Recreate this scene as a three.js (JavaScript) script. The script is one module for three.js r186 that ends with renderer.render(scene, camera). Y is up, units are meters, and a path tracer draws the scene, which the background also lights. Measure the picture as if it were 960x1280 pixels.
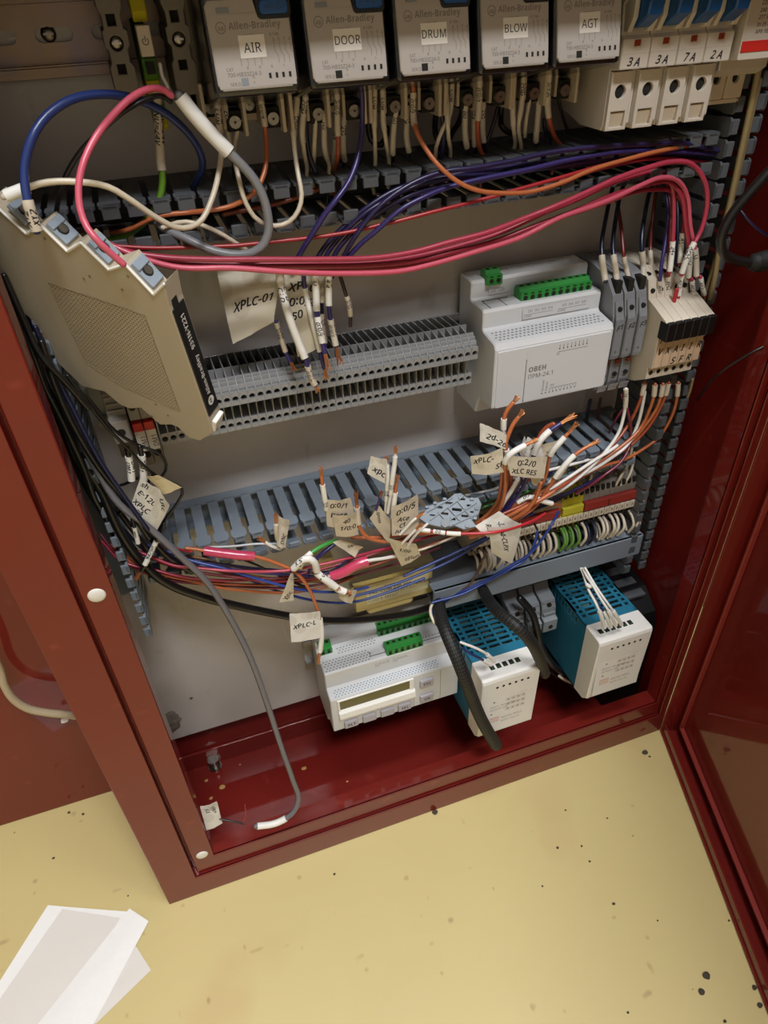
import * as THREE from 'three';
import { RoundedBoxGeometry } from 'three/addons/geometries/RoundedBoxGeometry.js';
import { mergeGeometries } from 'three/addons/utils/BufferGeometryUtils.js';
import { RectAreaLightUniformsLib } from 'three/addons/lights/RectAreaLightUniformsLib.js';
// All shapes are written in millimetres (x along the mounting panel, y up, z out of the panel) and scaled to metres when meshes are made.
const K = 0.001;
const scene = new THREE.Scene();
// ---------- camera ----------
const camera = new THREE.PerspectiveCamera(72.38, 960 / 1280, 0.01, 20);
camera.position.set(0.172493, 0.533252, 0.447217);
camera.rotation.set(-0.663, -0.307, -0.045, 'YXZ');
camera.updateMatrixWorld();
scene.add(camera);
// ---------- sky and light ----------
scene.background = new THREE.Color(0.02, 0.02, 0.02);
const renderer = new THREE.WebGLRenderer({ antialias: true });
renderer.toneMapping = THREE.LinearToneMapping;
renderer.toneMappingExposure = 2.65;
renderer.shadowMap.enabled = true;
RectAreaLightUniformsLib.init();
const LAMPS = [ // x, z of ceiling fittings in mm, length along x, width, strength
  [330, 1250, 700, 300, 19], [280, 430, 700, 200, 12.5],
];
const CEIL = 2150, LAMP_TINT = new THREE.Color(0.955, 0.985, 1.03);

// ---------- helpers ----------
let seed = 7;
const rnd = () => { seed = (seed * 1664525 + 1013904223) >>> 0; return seed / 4294967296; };
const rr = (a, b) => a + (b - a) * rnd();
const V3 = (x, y, z) => new THREE.Vector3(x, y, z);
const FPX = 874.971, camM = new THREE.Matrix3().setFromMatrix4(camera.matrixWorld);
const CAM = V3(172.493, 533.252, 447.217);
// point of the photograph's pixel (x, y) at the distance z in front of the mounting panel
function P(px, py, z) {
  const d = V3((px - 480) / FPX, -(py - 640) / FPX, -1).applyMatrix3(camM);
  return CAM.clone().addScaledVector(d, (z - CAM.z) / d.z);
}
const names = {};
function numbered(n) {
  const k = names[n] = (names[n] ?? -1) + 1;
  return k ? n + '_' + String(k).padStart(3, '0') : n;
}
function meta(o, label, category, group) {
  if (label) o.userData.label = label;
  if (category) o.userData.category = category;
  if (group) o.userData.group = group;
  return o;
}
function thing(name, label, category, pos = [0, 0, 0], group) {
  const o = new THREE.Group(); o.name = numbered(name);
  o.position.set(pos[0] * K, pos[1] * K, pos[2] * K);
  scene.add(o);
  return meta(o, label, category, group);
}
function clean(g) {
  if (g.index) g = g.toNonIndexed();
  for (const k of Object.keys(g.attributes)) if (!['position', 'normal', 'uv'].includes(k)) g.deleteAttribute(k);
  if (!g.attributes.normal) g.computeVertexNormals();
  if (!g.attributes.uv) g.setAttribute('uv', new THREE.BufferAttribute(new Float32Array(g.attributes.position.count * 2), 2));
  g.morphAttributes = {};
  return g;
}
function joined(geos) {
  geos = [].concat(geos).map(clean);
  const g = geos.length > 1 ? mergeGeometries(geos, false) : geos[0];
  g.clearGroups();
  return g;
}
// merge geometries given in mm into ONE mesh
function mk(name, geos, mat, parent, label) {
  const g = joined(geos); g.scale(K, K, K);
  const m = new THREE.Mesh(g, mat);
  m.castShadow = m.receiveShadow = true;
  m.name = parent ? name : numbered(name);
  if (label) m.userData.label = label;
  (parent || scene).add(m);
  return m;
}
const struct = (name, geos, mat) => { const m = mk(name, geos, mat); m.userData.kind = 'structure'; return m; };
// share a geometry between alike pieces: returns a function that places a copy
function piece(name, geos, mat) {
  const g = joined(geos); g.scale(K, K, K);
  return (parent, x, y, z, rx = 0, ry = 0, rz = 0, m2, label) => {
    const m = new THREE.Mesh(g, m2 || mat); m.name = name; m.position.set(x * K, y * K, z * K); m.rotation.set(rx, ry, rz);
    m.castShadow = m.receiveShadow = true; if (label) m.userData.label = label; parent.add(m); return m;
  };
}
function copyOf(root, pos, label, group) {
  const r = root.clone(); r.name = numbered(root.name.replace(/_\d{3}$/, '')); scene.add(r);
  r.userData = { ...root.userData };
  if (pos) r.position.set(pos[0] * K, pos[1] * K, pos[2] * K);
  if (label) r.userData.label = label;
  if (group) r.userData.group = group;
  return r;
}
// box projected uv in metres
function boxUV(g, s = K) {
  g = clean(g);
  const p = g.attributes.position, n = g.attributes.normal, u = g.attributes.uv;
  for (let i = 0; i < p.count; i++) {
    const ax = Math.abs(n.getX(i)), ay = Math.abs(n.getY(i)), az = Math.abs(n.getZ(i));
    if (az >= ax && az >= ay) u.setXY(i, p.getX(i) * s, p.getY(i) * s);
    else if (ay >= ax) u.setXY(i, p.getX(i) * s, p.getZ(i) * s);
    else u.setXY(i, p.getZ(i) * s, p.getY(i) * s);
  }
  return g;
}
// box between two corners, with rounded edges when r is given
function bx(x0, y0, z0, x1, y1, z1, r = 0) {
  const w = Math.abs(x1 - x0), h = Math.abs(y1 - y0), d = Math.abs(z1 - z0);
  const g = r ? new RoundedBoxGeometry(w, h, d, 1, Math.min(r, w / 2.01, h / 2.01, d / 2.01)) : new THREE.BoxGeometry(w, h, d);
  return boxUV(g.translate((x0 + x1) / 2, (y0 + y1) / 2, (z0 + z1) / 2));
}
// profile [[z, y] ...] extruded along x from x0 to x1
function prism(pts, x0, x1, bevel = 0) {
  const s = new THREE.Shape(pts.map(([z, y]) => new THREE.Vector2(z, y)));
  const g = new THREE.ExtrudeGeometry(s, { depth: x1 - x0 - 2 * bevel, bevelEnabled: bevel > 0, bevelThickness: bevel, bevelSize: bevel, bevelOffset: -bevel, bevelSegments: 1, curveSegments: 6 });
  // shape x -> z, shape y -> y, extrusion -> x
  g.applyMatrix4(new THREE.Matrix4().makeBasis(V3(0, 0, 1), V3(0, 1, 0), V3(-1, 0, 0)));
  g.translate(x1 - bevel, 0, 0);
  return boxUV(g);
}
function shapeOf(pts) { return new THREE.Shape(pts.map(([x, y]) => new THREE.Vector2(x, y))); }
// plate in the x-y plane from z0 to z1 with holes [[x, y, r] or [x0, y0, x1, y1]]
function plate(pts, z0, z1, holes = [], bevel = 0, seg = 14) {
  const s = shapeOf(pts);
  for (const h of holes) {
    const p = new THREE.Path();
    if (h.length === 3) p.absarc(h[0], h[1], h[2], 0, Math.PI * 2, true);
    else { p.moveTo(h[0], h[1]); p.lineTo(h[0], h[3]); p.lineTo(h[2], h[3]); p.lineTo(h[2], h[1]); p.closePath(); }
    s.holes.push(p);
  }
  const g = new THREE.ExtrudeGeometry(s, { depth: z1 - z0 - 2 * bevel, bevelEnabled: bevel > 0, bevelThickness: bevel, bevelSize: bevel, bevelOffset: -bevel, bevelSegments: 2, curveSegments: seg });
  g.translate(0, 0, z0 + bevel);
  return boxUV(g);
}
const rect = (x0, y0, x1, y1) => [[x0, y0], [x1, y0], [x1, y1], [x0, y1]];
function rrect(x0, y0, x1, y1, r, n = 4) {
  const o = [];
  for (const [cx, cy, a] of [[x1 - r, y0 + r, -Math.PI / 2], [x1 - r, y1 - r, 0], [x0 + r, y1 - r, Math.PI / 2], [x0 + r, y0 + r, Math.PI]])
    for (let i = 0; i <= n; i++) o.push([cx + r * Math.cos(a + i / n * Math.PI / 2), cy + r * Math.sin(a + i / n * Math.PI / 2)]);
  return o;
}
function cyl(x, y, z, r, h, axis = 'y', seg = 18, r2 = r) {
  const g = new THREE.CylinderGeometry(r2, r, h, seg);
  if (axis === 'z') g.rotateX(Math.PI / 2);
  if (axis === 'x') g.rotateZ(-Math.PI / 2);
  return g.translate(x, y, z);
}
function curve(pts) { return new THREE.CatmullRomCurve3(pts, false, 'centripetal', 0.5); }
function tube(pts, r, seg, radial = 8, caps = true) {
  const c = pts.isCurve || pts.getPointAt ? pts : curve(pts);
  const n = seg || Math.max(8, Math.min(90, Math.round(c.getLength() / 4)));
  const g = [new THREE.TubeGeometry(c, n, r, radial, false)];
  if (caps) for (const t of [0, 1]) g.push(new THREE.SphereGeometry(r, radial, 4).translate(...c.getPointAt(t).toArray()));
  return joined(g);
}
function sub(c, t0, t1, n = 8) { const o = []; for (let i = 0; i <= n; i++) o.push(c.getPointAt(t0 + (t1 - t0) * i / n)); return curve(o); }

// ---------- textures ----------
function hash(x, y, s) { let h = Math.imul(x, 374761393) + Math.imul(y, 668265263) + Math.imul(s, 974711); h = Math.imul(h ^ (h >>> 13), 1274126177); return ((h ^ (h >>> 16)) >>> 0) / 4294967296; }
function vnoise(x, y, per, s) {
  const xi = Math.floor(x), yi = Math.floor(y), fx = x - xi, fy = y - yi, m = (a) => ((a % per) + per) % per;
  const u = fx * fx * (3 - 2 * fx), v = fy * fy * (3 - 2 * fy);
  const a = hash(m(xi), m(yi), s), b = hash(m(xi + 1), m(yi), s), c = hash(m(xi), m(yi + 1), s), d = hash(m(xi + 1), m(yi + 1), s);
  return a + (b - a) * u + (c - a) * v + (a - b - c + d) * u * v;
}
function fbm(x, y, base, s, oct = 5) { let t = 0, a = 0.5, f = base; for (let i = 0; i < oct; i++) { t += a * vnoise(x * f, y * f, f, s + i); f *= 2; a *= 0.5; } return t / (1 - 0.5 ** oct); }
// fn(u, v) -> [r, g, b] 0..255 sRGB
function tex(n, fn, srgb = true, size = 1) {
  const d = new Uint8Array(n * n * 4);
  for (let j = 0; j < n; j++) for (let i = 0; i < n; i++) {
    const c = fn(i / n, j / n), k = (j * n + i) * 4;
    d[k] = c[0]; d[k + 1] = c[1]; d[k + 2] = c[2]; d[k + 3] = 255;
  }
  const t = new THREE.DataTexture(d, n, n); t.wrapS = t.wrapT = THREE.RepeatWrapping; t.magFilter = THREE.LinearFilter; t.minFilter = THREE.LinearMipmapLinearFilter; t.generateMipmaps = true;
  if (srgb) t.colorSpace = THREE.SRGBColorSpace;
  t.repeat.set(1 / size, 1 / size); t.needsUpdate = true; return t;
}
const mixc = (a, b, t) => a.map((x, i) => x + (b[i] - x) * Math.max(0, Math.min(1, t)));
const S = (color, roughness = 0.5, metalness = 0, extra = {}) => new THREE.MeshStandardMaterial({ color, roughness, metalness, side: THREE.DoubleSide, ...extra });
const Ph = (color, roughness, extra = {}) => new THREE.MeshPhysicalMaterial({ color, roughness, side: THREE.DoubleSide, ...extra });
const grainRough = tex(256, (u, v) => { const k = 150 + 90 * fbm(u, v, 8, 3); return [k, k, k]; }, false, 0.12);
const orangePeel = tex(256, (u, v) => { const k = 255 * fbm(u, v, 16, 9, 3); return [k, k, k]; }, false, 0.05);
const panelTex = tex(1024, (u, v) => {
  const a = fbm(u, v, 3, 21), b = fbm(u * 1, v, 12, 33), smear = fbm(u, v * 1, 6, 44, 3);
  let c = mixc([180, 173, 168], [196, 190, 186], a);
  c = mixc(c, [158, 150, 143], (smear - 0.6) * 2.2);
  const scr = Math.abs(fbm(u, v, 4, 61, 3) - 0.5) < 0.004 ? 0.25 : 0;
  c = mixc(c, [205, 200, 195], scr);
  return mixc(c, [120, 112, 104], b > 0.79 ? (b - 0.79) * 4 : 0);
}, true, 0.6);
const yellowTex = tex(1024, (u, v) => {
  const a = fbm(u, v, 3, 5), b = fbm(u, v, 60, 15, 2), st = fbm(u, v, 2, 77, 2), sm = fbm(u, v, 5, 41, 4);
  let c = mixc([208, 190, 130], [218, 201, 143], a);
  c = mixc(c, [194, 174, 114], (st - 0.6) * 1.6);
  c = mixc(c, [196, 158, 112], (sm - 0.66) * 2.2);
  return mixc(c, [150, 110, 80], b > 0.86 ? 0.5 * (b - 0.86) * 9 : 0);
}, true, 0.7);
const redTex = tex(512, (u, v) => { const a = fbm(u, v, 4, 12), b = fbm(u, v, 24, 19, 3); return mixc(mixc([109, 24, 18], [119, 29, 22], a), [150, 66, 56], b > 0.72 ? (b - 0.76) * 3 : 0); }, true, 0.4);
const paperTex = tex(256, (u, v) => { const k = 246 + 4 * fbm(u, v, 24, 31); return [k, k, k * 0.985]; }, true, 0.08);

const M = {
  red: Ph(0xffffff, 0.5, { map: redTex, specularIntensity: 0.35, clearcoat: 0.8, clearcoatRoughness: 0.06, bumpMap: orangePeel, bumpScale: 0.00003 }),
  panel: S(0xffffff, 0.42, 0, { map: panelTex, roughnessMap: grainRough }),
  yellow: Ph(0xffffff, 0.42, { map: yellowTex, clearcoat: 0.25, clearcoatRoughness: 0.35 }),
  wall: S(0xb9b4aa, 0.9), ceiling: S(0xcfcbc2, 0.9), lamp: S(0xffffff, 0.6, 0, { emissive: 0xfff3e0, emissiveIntensity: 2 }),
  lampFrame: S(0xdcdcd8, 0.5),
  duct: S(0x78828d, 0.5, 0, { roughnessMap: grainRough }), ductDark: S(0x54575b, 0.55),
  steel: S(0xb9b7b2, 0.32, 1), zinc: S(0xb8a58c, 0.35, 0.9), screw: S(0xa9a49a, 0.3, 1), chrome: S(0x9a958c, 0.38, 1),
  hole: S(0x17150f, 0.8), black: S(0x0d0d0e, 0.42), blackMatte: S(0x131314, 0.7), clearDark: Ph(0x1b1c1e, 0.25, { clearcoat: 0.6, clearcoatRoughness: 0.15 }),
  gray: S(0x868b90, 0.5), grayLight: S(0xa2a6a8, 0.5), grayWarm: S(0x8d867c, 0.55), grayMid: S(0x767a7e, 0.5),
  beige: S(0xc2b29c, 0.5), beigePale: S(0xcfc1ac, 0.5), tan: S(0xb5a184, 0.55),
  white: S(0xdedbd4, 0.45), whiteBright: S(0xeceae4, 0.42), plc: S(0xd2d3d4, 0.42),
  green: S(0x2f8a3c, 0.42), greenDark: S(0x1f5f2a, 0.5), blue: S(0x27738f, 0.42), blueDeep: S(0x144f92, 0.35), toggle: S(0x164a80, 0.35),
  pe: S(0xb8ac1c, 0.5), peGreen: S(0x4d7a22, 0.5), redStrip: S(0x8e2f28, 0.5), redLabel: S(0xc2281f, 0.5),
  sleeve: S(0xe9e6dd, 0.55), sleeveCream: S(0xcabfad, 0.55), paper: S(0xffffff, 0.85, 0, { map: paperTex }), paperThin: S(0xe6e2da, 0.85),
  copper: S(0xd4905c, 0.34, 0.7), copperDark: S(0xa8683e, 0.42, 0.6), bluegray: S(0x8b96a2, 0.42),
  pinkCrimp: Ph(0xc43e60, 0.25, { transmission: 0, clearcoat: 0.6 }), plug: S(0xe3dfd6, 0.5),
  crumb: S(0x4a4238, 0.95), crumbTan: S(0xb08a52, 0.9), yellowFoil: S(0xc4b27a, 0.38, 0.05), brass: S(0xb8b090, 0.2, 0.95),
};
const wireMats = {};
const W = (hex, rough = 0.34) => wireMats[hex + '_' + rough] ??= Ph(hex, rough, { clearcoat: 0.25, clearcoatRoughness: 0.3 });

// ---------- print atlas: lettering and flat print only ----------
const ATLAS = 2048; let ctx, ax, ay, ah, page;
function newPage() {
  const k = document.createElement('canvas'); k.width = k.height = ATLAS; ctx = k.getContext('2d'); ctx.fillStyle = '#ddd'; ctx.fillRect(0, 0, ATLAS, ATLAS);
  const t = new THREE.CanvasTexture(k); t.colorSpace = THREE.SRGBColorSpace; ax = ay = 2; ah = 0;
  page = { gloss: S(0xffffff, 0.5, 0, { map: t }), paper: S(0xffffff, 0.85, 0, { map: t }) };
}
newPage();
function cell(w, h, bg, draw) {
  w = Math.ceil(w); h = Math.ceil(h);
  if (ax + w + 4 > ATLAS) { ax = 2; ay += ah + 4; ah = 0; }
  if (ay + h + 4 > ATLAS) newPage();
  const c = { x: ax, y: ay, w, h, mat: page.gloss, paper: page.paper }; ax += w + 4; ah = Math.max(ah, h);
  ctx.save(); ctx.beginPath(); ctx.rect(c.x - 1, c.y - 1, w + 2, h + 2); ctx.clip(); ctx.translate(c.x, c.y);
  ctx.fillStyle = bg; ctx.fillRect(-2, -2, w + 4, h + 4); ctx.fillStyle = '#1a1a1a'; ctx.strokeStyle = '#1a1a1a';
  draw(ctx, w, h); ctx.restore();
  c.u0 = c.x / ATLAS; c.u1 = (c.x + w) / ATLAS; c.v1 = 1 - c.y / ATLAS; c.v0 = 1 - (c.y + h) / ATLAS;
  return c;
}
function toCell(g, c) { const u = g.attributes.uv; for (let i = 0; i < u.count; i++) u.setXY(i, c.u0 + (c.u1 - c.u0) * u.getX(i), c.v0 + (c.v1 - c.v0) * u.getY(i)); return g; }
function text(g, s, x, y, px, o = {}) {
  g.save(); g.translate(x, y); if (o.rot) g.rotate(o.rot); if (o.sx) g.scale(o.sx, 1);
  g.font = `${o.style || ''} ${px}px ${o.font || 'sans-serif'}`; g.textAlign = o.align || 'left'; g.textBaseline = 'middle'; g.fillStyle = o.color || '#1a1a1a'; g.fillText(s, 0, 0); g.restore();
}
// handwriting: each glyph wobbles a little and is drawn as a marker line
function hand(g, s, x, y, px, o = {}) {
  g.save(); g.translate(x, y); if (o.rot) g.rotate(o.rot);
  g.font = `italic ${px}px sans-serif`; g.textBaseline = 'middle'; g.fillStyle = o.color || '#15131a'; g.strokeStyle = g.fillStyle; g.lineWidth = px * 0.055;
  let cx = 0; let k = s.length * 7 + 3;
  for (const ch of s) {
    k = (k * 73 + 41) % 101;
    g.save(); g.translate(cx, (k / 101 - 0.5) * px * 0.16); g.rotate((k / 101 - 0.5) * 0.22); g.fillText(ch, 0, 0); g.strokeText(ch, 0, 0); g.restore();
    cx += g.measureText(ch).width * 0.98 + px * 0.03;
  }
  g.restore();
}
// flat print w x h mm on a face; place(matrix) is in mm
function decal(name, parent, w, h, pos, rot, bg, draw, dens = 8) {
  const c = cell(w * dens, h * dens, bg, (g, W_, H_) => { g.scale(dens, dens); draw(g, w, h); });
  const geo = toCell(new THREE.PlaneGeometry(w, h), c);
  geo.rotateX(rot[0]); geo.rotateY(rot[1]); geo.rotateZ(rot[2]); geo.translate(...pos);
  return mk(name, geo, c.mat, parent);
}
// ================= SETTING =================
struct('floor', bx(-1500, -140, -60, 1600, -128, 2600), M.yellow);
struct('wall_left', bx(-1500, -128, -40, 1600, 1400, -22.4, 1), M.red);
struct('wall_back', bx(-1500, -140, -60, 1600, CEIL, -41), M.wall);
struct('wall_front', bx(-1500, -140, 2600, 1600, CEIL, 2620), M.wall);
struct('wall_west', bx(-1520, -140, -60, -1500, CEIL, 2620), M.wall);
struct('wall_east', bx(1600, -140, -60, 1620, CEIL, 2620), M.wall);
struct('ceiling', bx(-1520, CEIL, -60, 1620, CEIL + 20, 2620), M.ceiling);
LAMPS.forEach(([x, z, w, d, I], i) => {
  const t = thing('ceiling_light', i ? 'narrow white ceiling light fitting above the cabinet' : 'wide white ceiling light fitting in front of the cabinet', 'ceiling light', [x, CEIL - 45, z]);
  mk('housing', [bx(-w / 2 - 12, 0, -d / 2 - 12, w / 2 + 12, 45, d / 2 + 12, 4)], M.lampFrame, t);
  mk('diffuser', bx(-w / 2, -6, -d / 2, w / 2, -0.5, d / 2), M.lamp, t);
  const L = new THREE.RectAreaLight(LAMP_TINT, I, w * K, d * K);
  L.position.set(x * K, (CEIL - 55) * K, z * K); L.rotation.x = -Math.PI / 2; scene.add(L);
});

// ================= CABINET =================
const X0 = 59, X1 = 580, YB = -128, YT = 587, ZF = 112;
{
  const t = thing('electrical_cabinet', 'open red painted steel electrical cabinet with a grey mounting plate and its door swung out', 'electrical cabinet', [0, YB, 0]);
  const o = (g) => { [].concat(g).forEach((q) => q.translate(0, -YB, 0)); return g; };
  mk('back_wall', o(bx(X0, YB, -22, X1, YT, -20)), M.red, t);
  mk('side_wall', o(bx(X0, YB + 2, -20, X0 + 2, YT - 2, ZF - 2)), M.red, t);
  mk('side_wall', o(bx(X1 - 2, YB + 2, -20, X1, YT - 2, ZF - 2)), M.red, t);
  mk('bottom_pan', o([bx(X0, YB + 0.05, -20, X1, YB + 2, ZF - 2), bx(X0 + 2, YB + 2, -20, X1 - 2, YB + 26, -16.5, 1.2)]), M.red, t);
  mk('top_wall', o(bx(X0, YT - 2, -20, X1, YT, ZF - 2)), M.red, t);
  // front frame: outer flange, gutter, raised inner lip
  // the hinge side (right) of the frame is much narrower than the other three sides
  const frame = (z0, z1, a, b, bev) => {
    const R_ = (q) => q * 0.28, s = shapeOf(rect(X0 + a, YB + a, X1 - R_(a), YT - a));
    const h = new THREE.Path(rect(X0 + b, YB + b, X1 - R_(b), YT - b).map(([x, y]) => new THREE.Vector2(x, y))); s.holes.push(h);
    const g = new THREE.ExtrudeGeometry(s, { depth: z1 - z0 - bev, bevelEnabled: bev > 0, bevelThickness: bev, bevelSize: bev, bevelOffset: -bev, bevelSegments: 2 });
    return boxUV(g.translate(0, 0, z0));
  };
  mk('front_flange', o([frame(ZF - 2, ZF, 0, 29.5, 0.9)]), M.red, t);
  mk('rain_gutter', o([frame(ZF - 12, ZF - 1, 27.5, 29.5, 0), frame(ZF - 13, ZF - 11, 27.5, 36, 0)]), M.red, t);
  mk('inner_lip', o([frame(ZF - 12, ZF - 5.2, 32.6, 36, 0), frame(ZF - 5, ZF - 3, 32, 50, 0.8), frame(ZF - 20, ZF - 4, 48, 50, 0)]), M.red, t);
  for (const [x, y] of [[99.5, 246], [100, -70]]) mk('hole_plug', o([new THREE.SphereGeometry(5.2, 20, 8, 0, Math.PI * 2, 0, Math.PI / 2).scale(1, 0.32, 1).rotateX(Math.PI / 2).translate(x, y, ZF - 3)]), M.plug, t, 'round off-white plastic hole plug');
  mk('rivet', o(new THREE.SphereGeometry(3.2, 14, 8).scale(1, 1, 0.35).translate(556, YB + 12, ZF)), M.red, t);
  mk('mounting_plate', o(plate(rect(72, -47, 570, 560), -2, 0, [], 0.5)), M.panel, t);
  for (const [x, y] of [[84, -36], [560, -36], [84, 550], [560, 550]]) mk('plate_stud', o([cyl(x, y, -11, 4, 20, 'z', 6), cyl(x, y, 1.6, 6, 3, 'z', 6)]), M.steel, t);
  // door, hinged on the right post and swung out by about seventy degrees
  const d = new THREE.Group(); d.name = 'door'; d.position.set(579 * K, 0, 112.6 * K); t.add(d);
  const ang = Math.atan2(222, -73); d.rotation.y = -ang; // local +x runs along the door towards its free edge, local +z towards the outside? see below
  const DW = 520, DH = YT - YB;
  // local frame: x along door, y up, z = thickness; inner face looks to local +z
  mk('door_skin', bx(0, 1, -21, DW, DH, -19), M.red, d);
  mk('door_flange', [bx(0, 1, -21, DW, 3, 0, 0.6), bx(0, 1, -4, DW, 14, -1.8, 0.6), bx(0, DH - 2, -21, DW, DH, 0), bx(0, 1, -21, 2, DH, 0, 0.6), bx(DW - 2, 1, -21, DW, DH, 0)], M.red, d);
  mk('door_seal', [bx(8, 16, -19, 11, DH - 16, -14, 1), bx(8, 16, -19, DW - 8, 19, -14, 1)], M.redStrip, d);
}

// ================= WIRING DUCTS =================
const PITCH = 12.35;
const fingerUp = piece('duct_finger', [bx(-3.7, -0.7, 8.6, 3.7, 0.7, 50), plate(rrect(-5.3, 47.5, 5.3, 58, 2.6, 2), -0.85, 0.85).rotateX(Math.PI / 2), bx(-3.9, -4.2, 55.8, 3.9, 0.85, 58, 0.5)], M.duct);
const fingerWide = piece('duct_finger', [bx(-4.5, -0.7, 8.6, 4.5, 0.7, 51), plate(rrect(-5.5, 47.5, 5.5, 58, 2.2, 2), -0.85, 0.85).rotateX(Math.PI / 2), bx(-4.3, -6, 55.6, 4.3, 0.85, 58, 0.5)], M.ductDark);
function duct(label, along, a0, a1, c0, c1, mat, skipA = [], skipB = []) {
  // along 'x': fingers stand on the walls at y = c0 (bottom) and y = c1 (top); along 'y': walls at x = c0 and x = c1
  const t = thing('wiring_duct', label, 'wiring duct', along === 'x' ? [a0, c0, 0] : [c0, a0, 0]);
  const L = a1 - a0, H = c1 - c0, g = along === 'x' ? [bx(0, 0, 0.3, L, H, 2.2), bx(0, -0.7, 0.3, L, 0.7, 9), bx(0, H - 0.7, 0.3, L, H + 0.7, 9)] : [bx(0, 0, 0.3, H, L, 2.2), bx(-0.7, 0, 0.3, 0.7, L, 9), bx(H - 0.7, 0, 0.3, H + 0.7, L, 9)];
  mk('base_channel', g, mat, t);
  for (let i = 0, s = PITCH / 2; s < L - 3; s += PITCH, i++) {
    if (along === 'x') { (mat === M.ductDark ? fingerWide : fingerUp)(t, s, H, 0, 0, 0, 0, mat); (mat === M.ductDark ? fingerWide : fingerUp)(t, s, 0, 0, 0, 0, Math.PI, mat); }
    else { (mat === M.ductDark ? fingerWide : fingerUp)(t, 0, s, 0, 0, 0, Math.PI / 2, mat); (mat === M.ductDark ? fingerWide : fingerUp)(t, H, s, 0, 0, 0, -Math.PI / 2, mat); }
  }
  return t;
}
duct('dark grey slotted wiring duct running under the row of relays, full of wires', 'x', 118, 524, 422, 444, M.ductDark);
duct('blue grey slotted wiring duct running between the terminal strip and the loose tagged wires', 'x', 122, 526, 202, 222.5, M.duct);
duct('grey slotted vertical wiring duct along the right edge of the mounting plate', 'y', 70, 556, 531, 553, M.ductDark);
duct('grey slotted vertical wiring duct at the left edge behind the black cables', 'y', 150, 395, 88, 113, M.duct);
{
  const t = thing('covered_wiring_duct', 'grey horizontal wiring duct with its flat cover on, above the blue power supplies', 'wiring duct', [339, 94, 0]);
  mk('base_channel', [bx(0, 0.3, 0.3, 203, 20.5, 2), bx(0, 0, 0.3, 203, 1.4, 55), bx(0, 19.5, 0.3, 203, 21, 55)], M.ductDark, t);
  mk('cover', [bx(-2, -1, 54, 204, 22, 58, 1), bx(-2, -1, 46, 204, 0.2, 57), bx(-2, 21, 46, 204, 22, 57)], M.duct, t);
}
// ================= DIN RAILS =================
function rail(label, x0, x1, y, slots = false) {
  const t = thing('din_rail', label, 'mounting rail', [x0, y, 0]);
  const L = x1 - x0, H = [];
  if (slots) for (let s = 10; s < L - 20; s += 26.3) H.push(s);
  const s = shapeOf(rect(0, -12.5, L, 12.5));
  for (const q of H) { const p = new THREE.Path(); rrect(q, -3.1, q + 17.5, 3.1, 3.08).reverse().forEach(([x, yy], i) => i ? p.lineTo(x, yy) : p.moveTo(x, yy)); s.holes.push(p); }
  const web = boxUV(new THREE.ExtrudeGeometry(s, { depth: 1, bevelEnabled: false }).translate(0, 0, 1.2));
  mk('rail_profile', [web, bx(0, -13, 1.2, L, -12, 7.5), bx(0, 12, 1.2, L, 13, 7.5), bx(0, -17.5, 6.5, L, -12.4, 7.5, 0.3), bx(0, 12.4, 6.5, L, 17.5, 7.5, 0.3)], slots ? M.railZinc : M.zincPlain = M.zincPlain || S(0xa8a7a4, 0.38, 0.85), t);
  return t;
}
const railTex = tex(512, (u, v) => { const a = fbm(u, v, 3, 51), b = fbm(u, v, 5, 57, 3); return mixc(mixc([136, 120, 122], [138, 116, 92], a * 1.5 - 0.2), [112, 106, 126], (b - 0.45) * 2.4); }, true, 0.09);
M.railZinc = S(0xffffff, 0.36, 0.75, { map: railTex });
{
  const t = rail('zinc plated slotted mounting rail at the top left, with iridescent tarnish', 110, 530, 512, true);
  const scr = (x, y, z) => mk('rail_screw', [new THREE.SphereGeometry(3.6, 18, 10).scale(1, 1, 0.5).translate(x, y, z + 0.6), bx(x - 2.4, y - 0.4, z + 1.6, x + 2.4, y + 0.4, z + 2.4)], M.screwDark = M.screwDark || S(0x8a847c, 0.35, 1), t);
  scr(152.5 - 110, 0.5, 0.6); scr(136 - 110, -0.5, -2.4);
  rail('zinc plated mounting rail carrying the long grey terminal strip', 118, 520, 318);
  rail('zinc plated mounting rail carrying the yellow and grey terminals', 372, 546, 160);
  rail('zinc plated mounting rail carrying the controller and the power supplies', 228, 546, 26);
}
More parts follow.
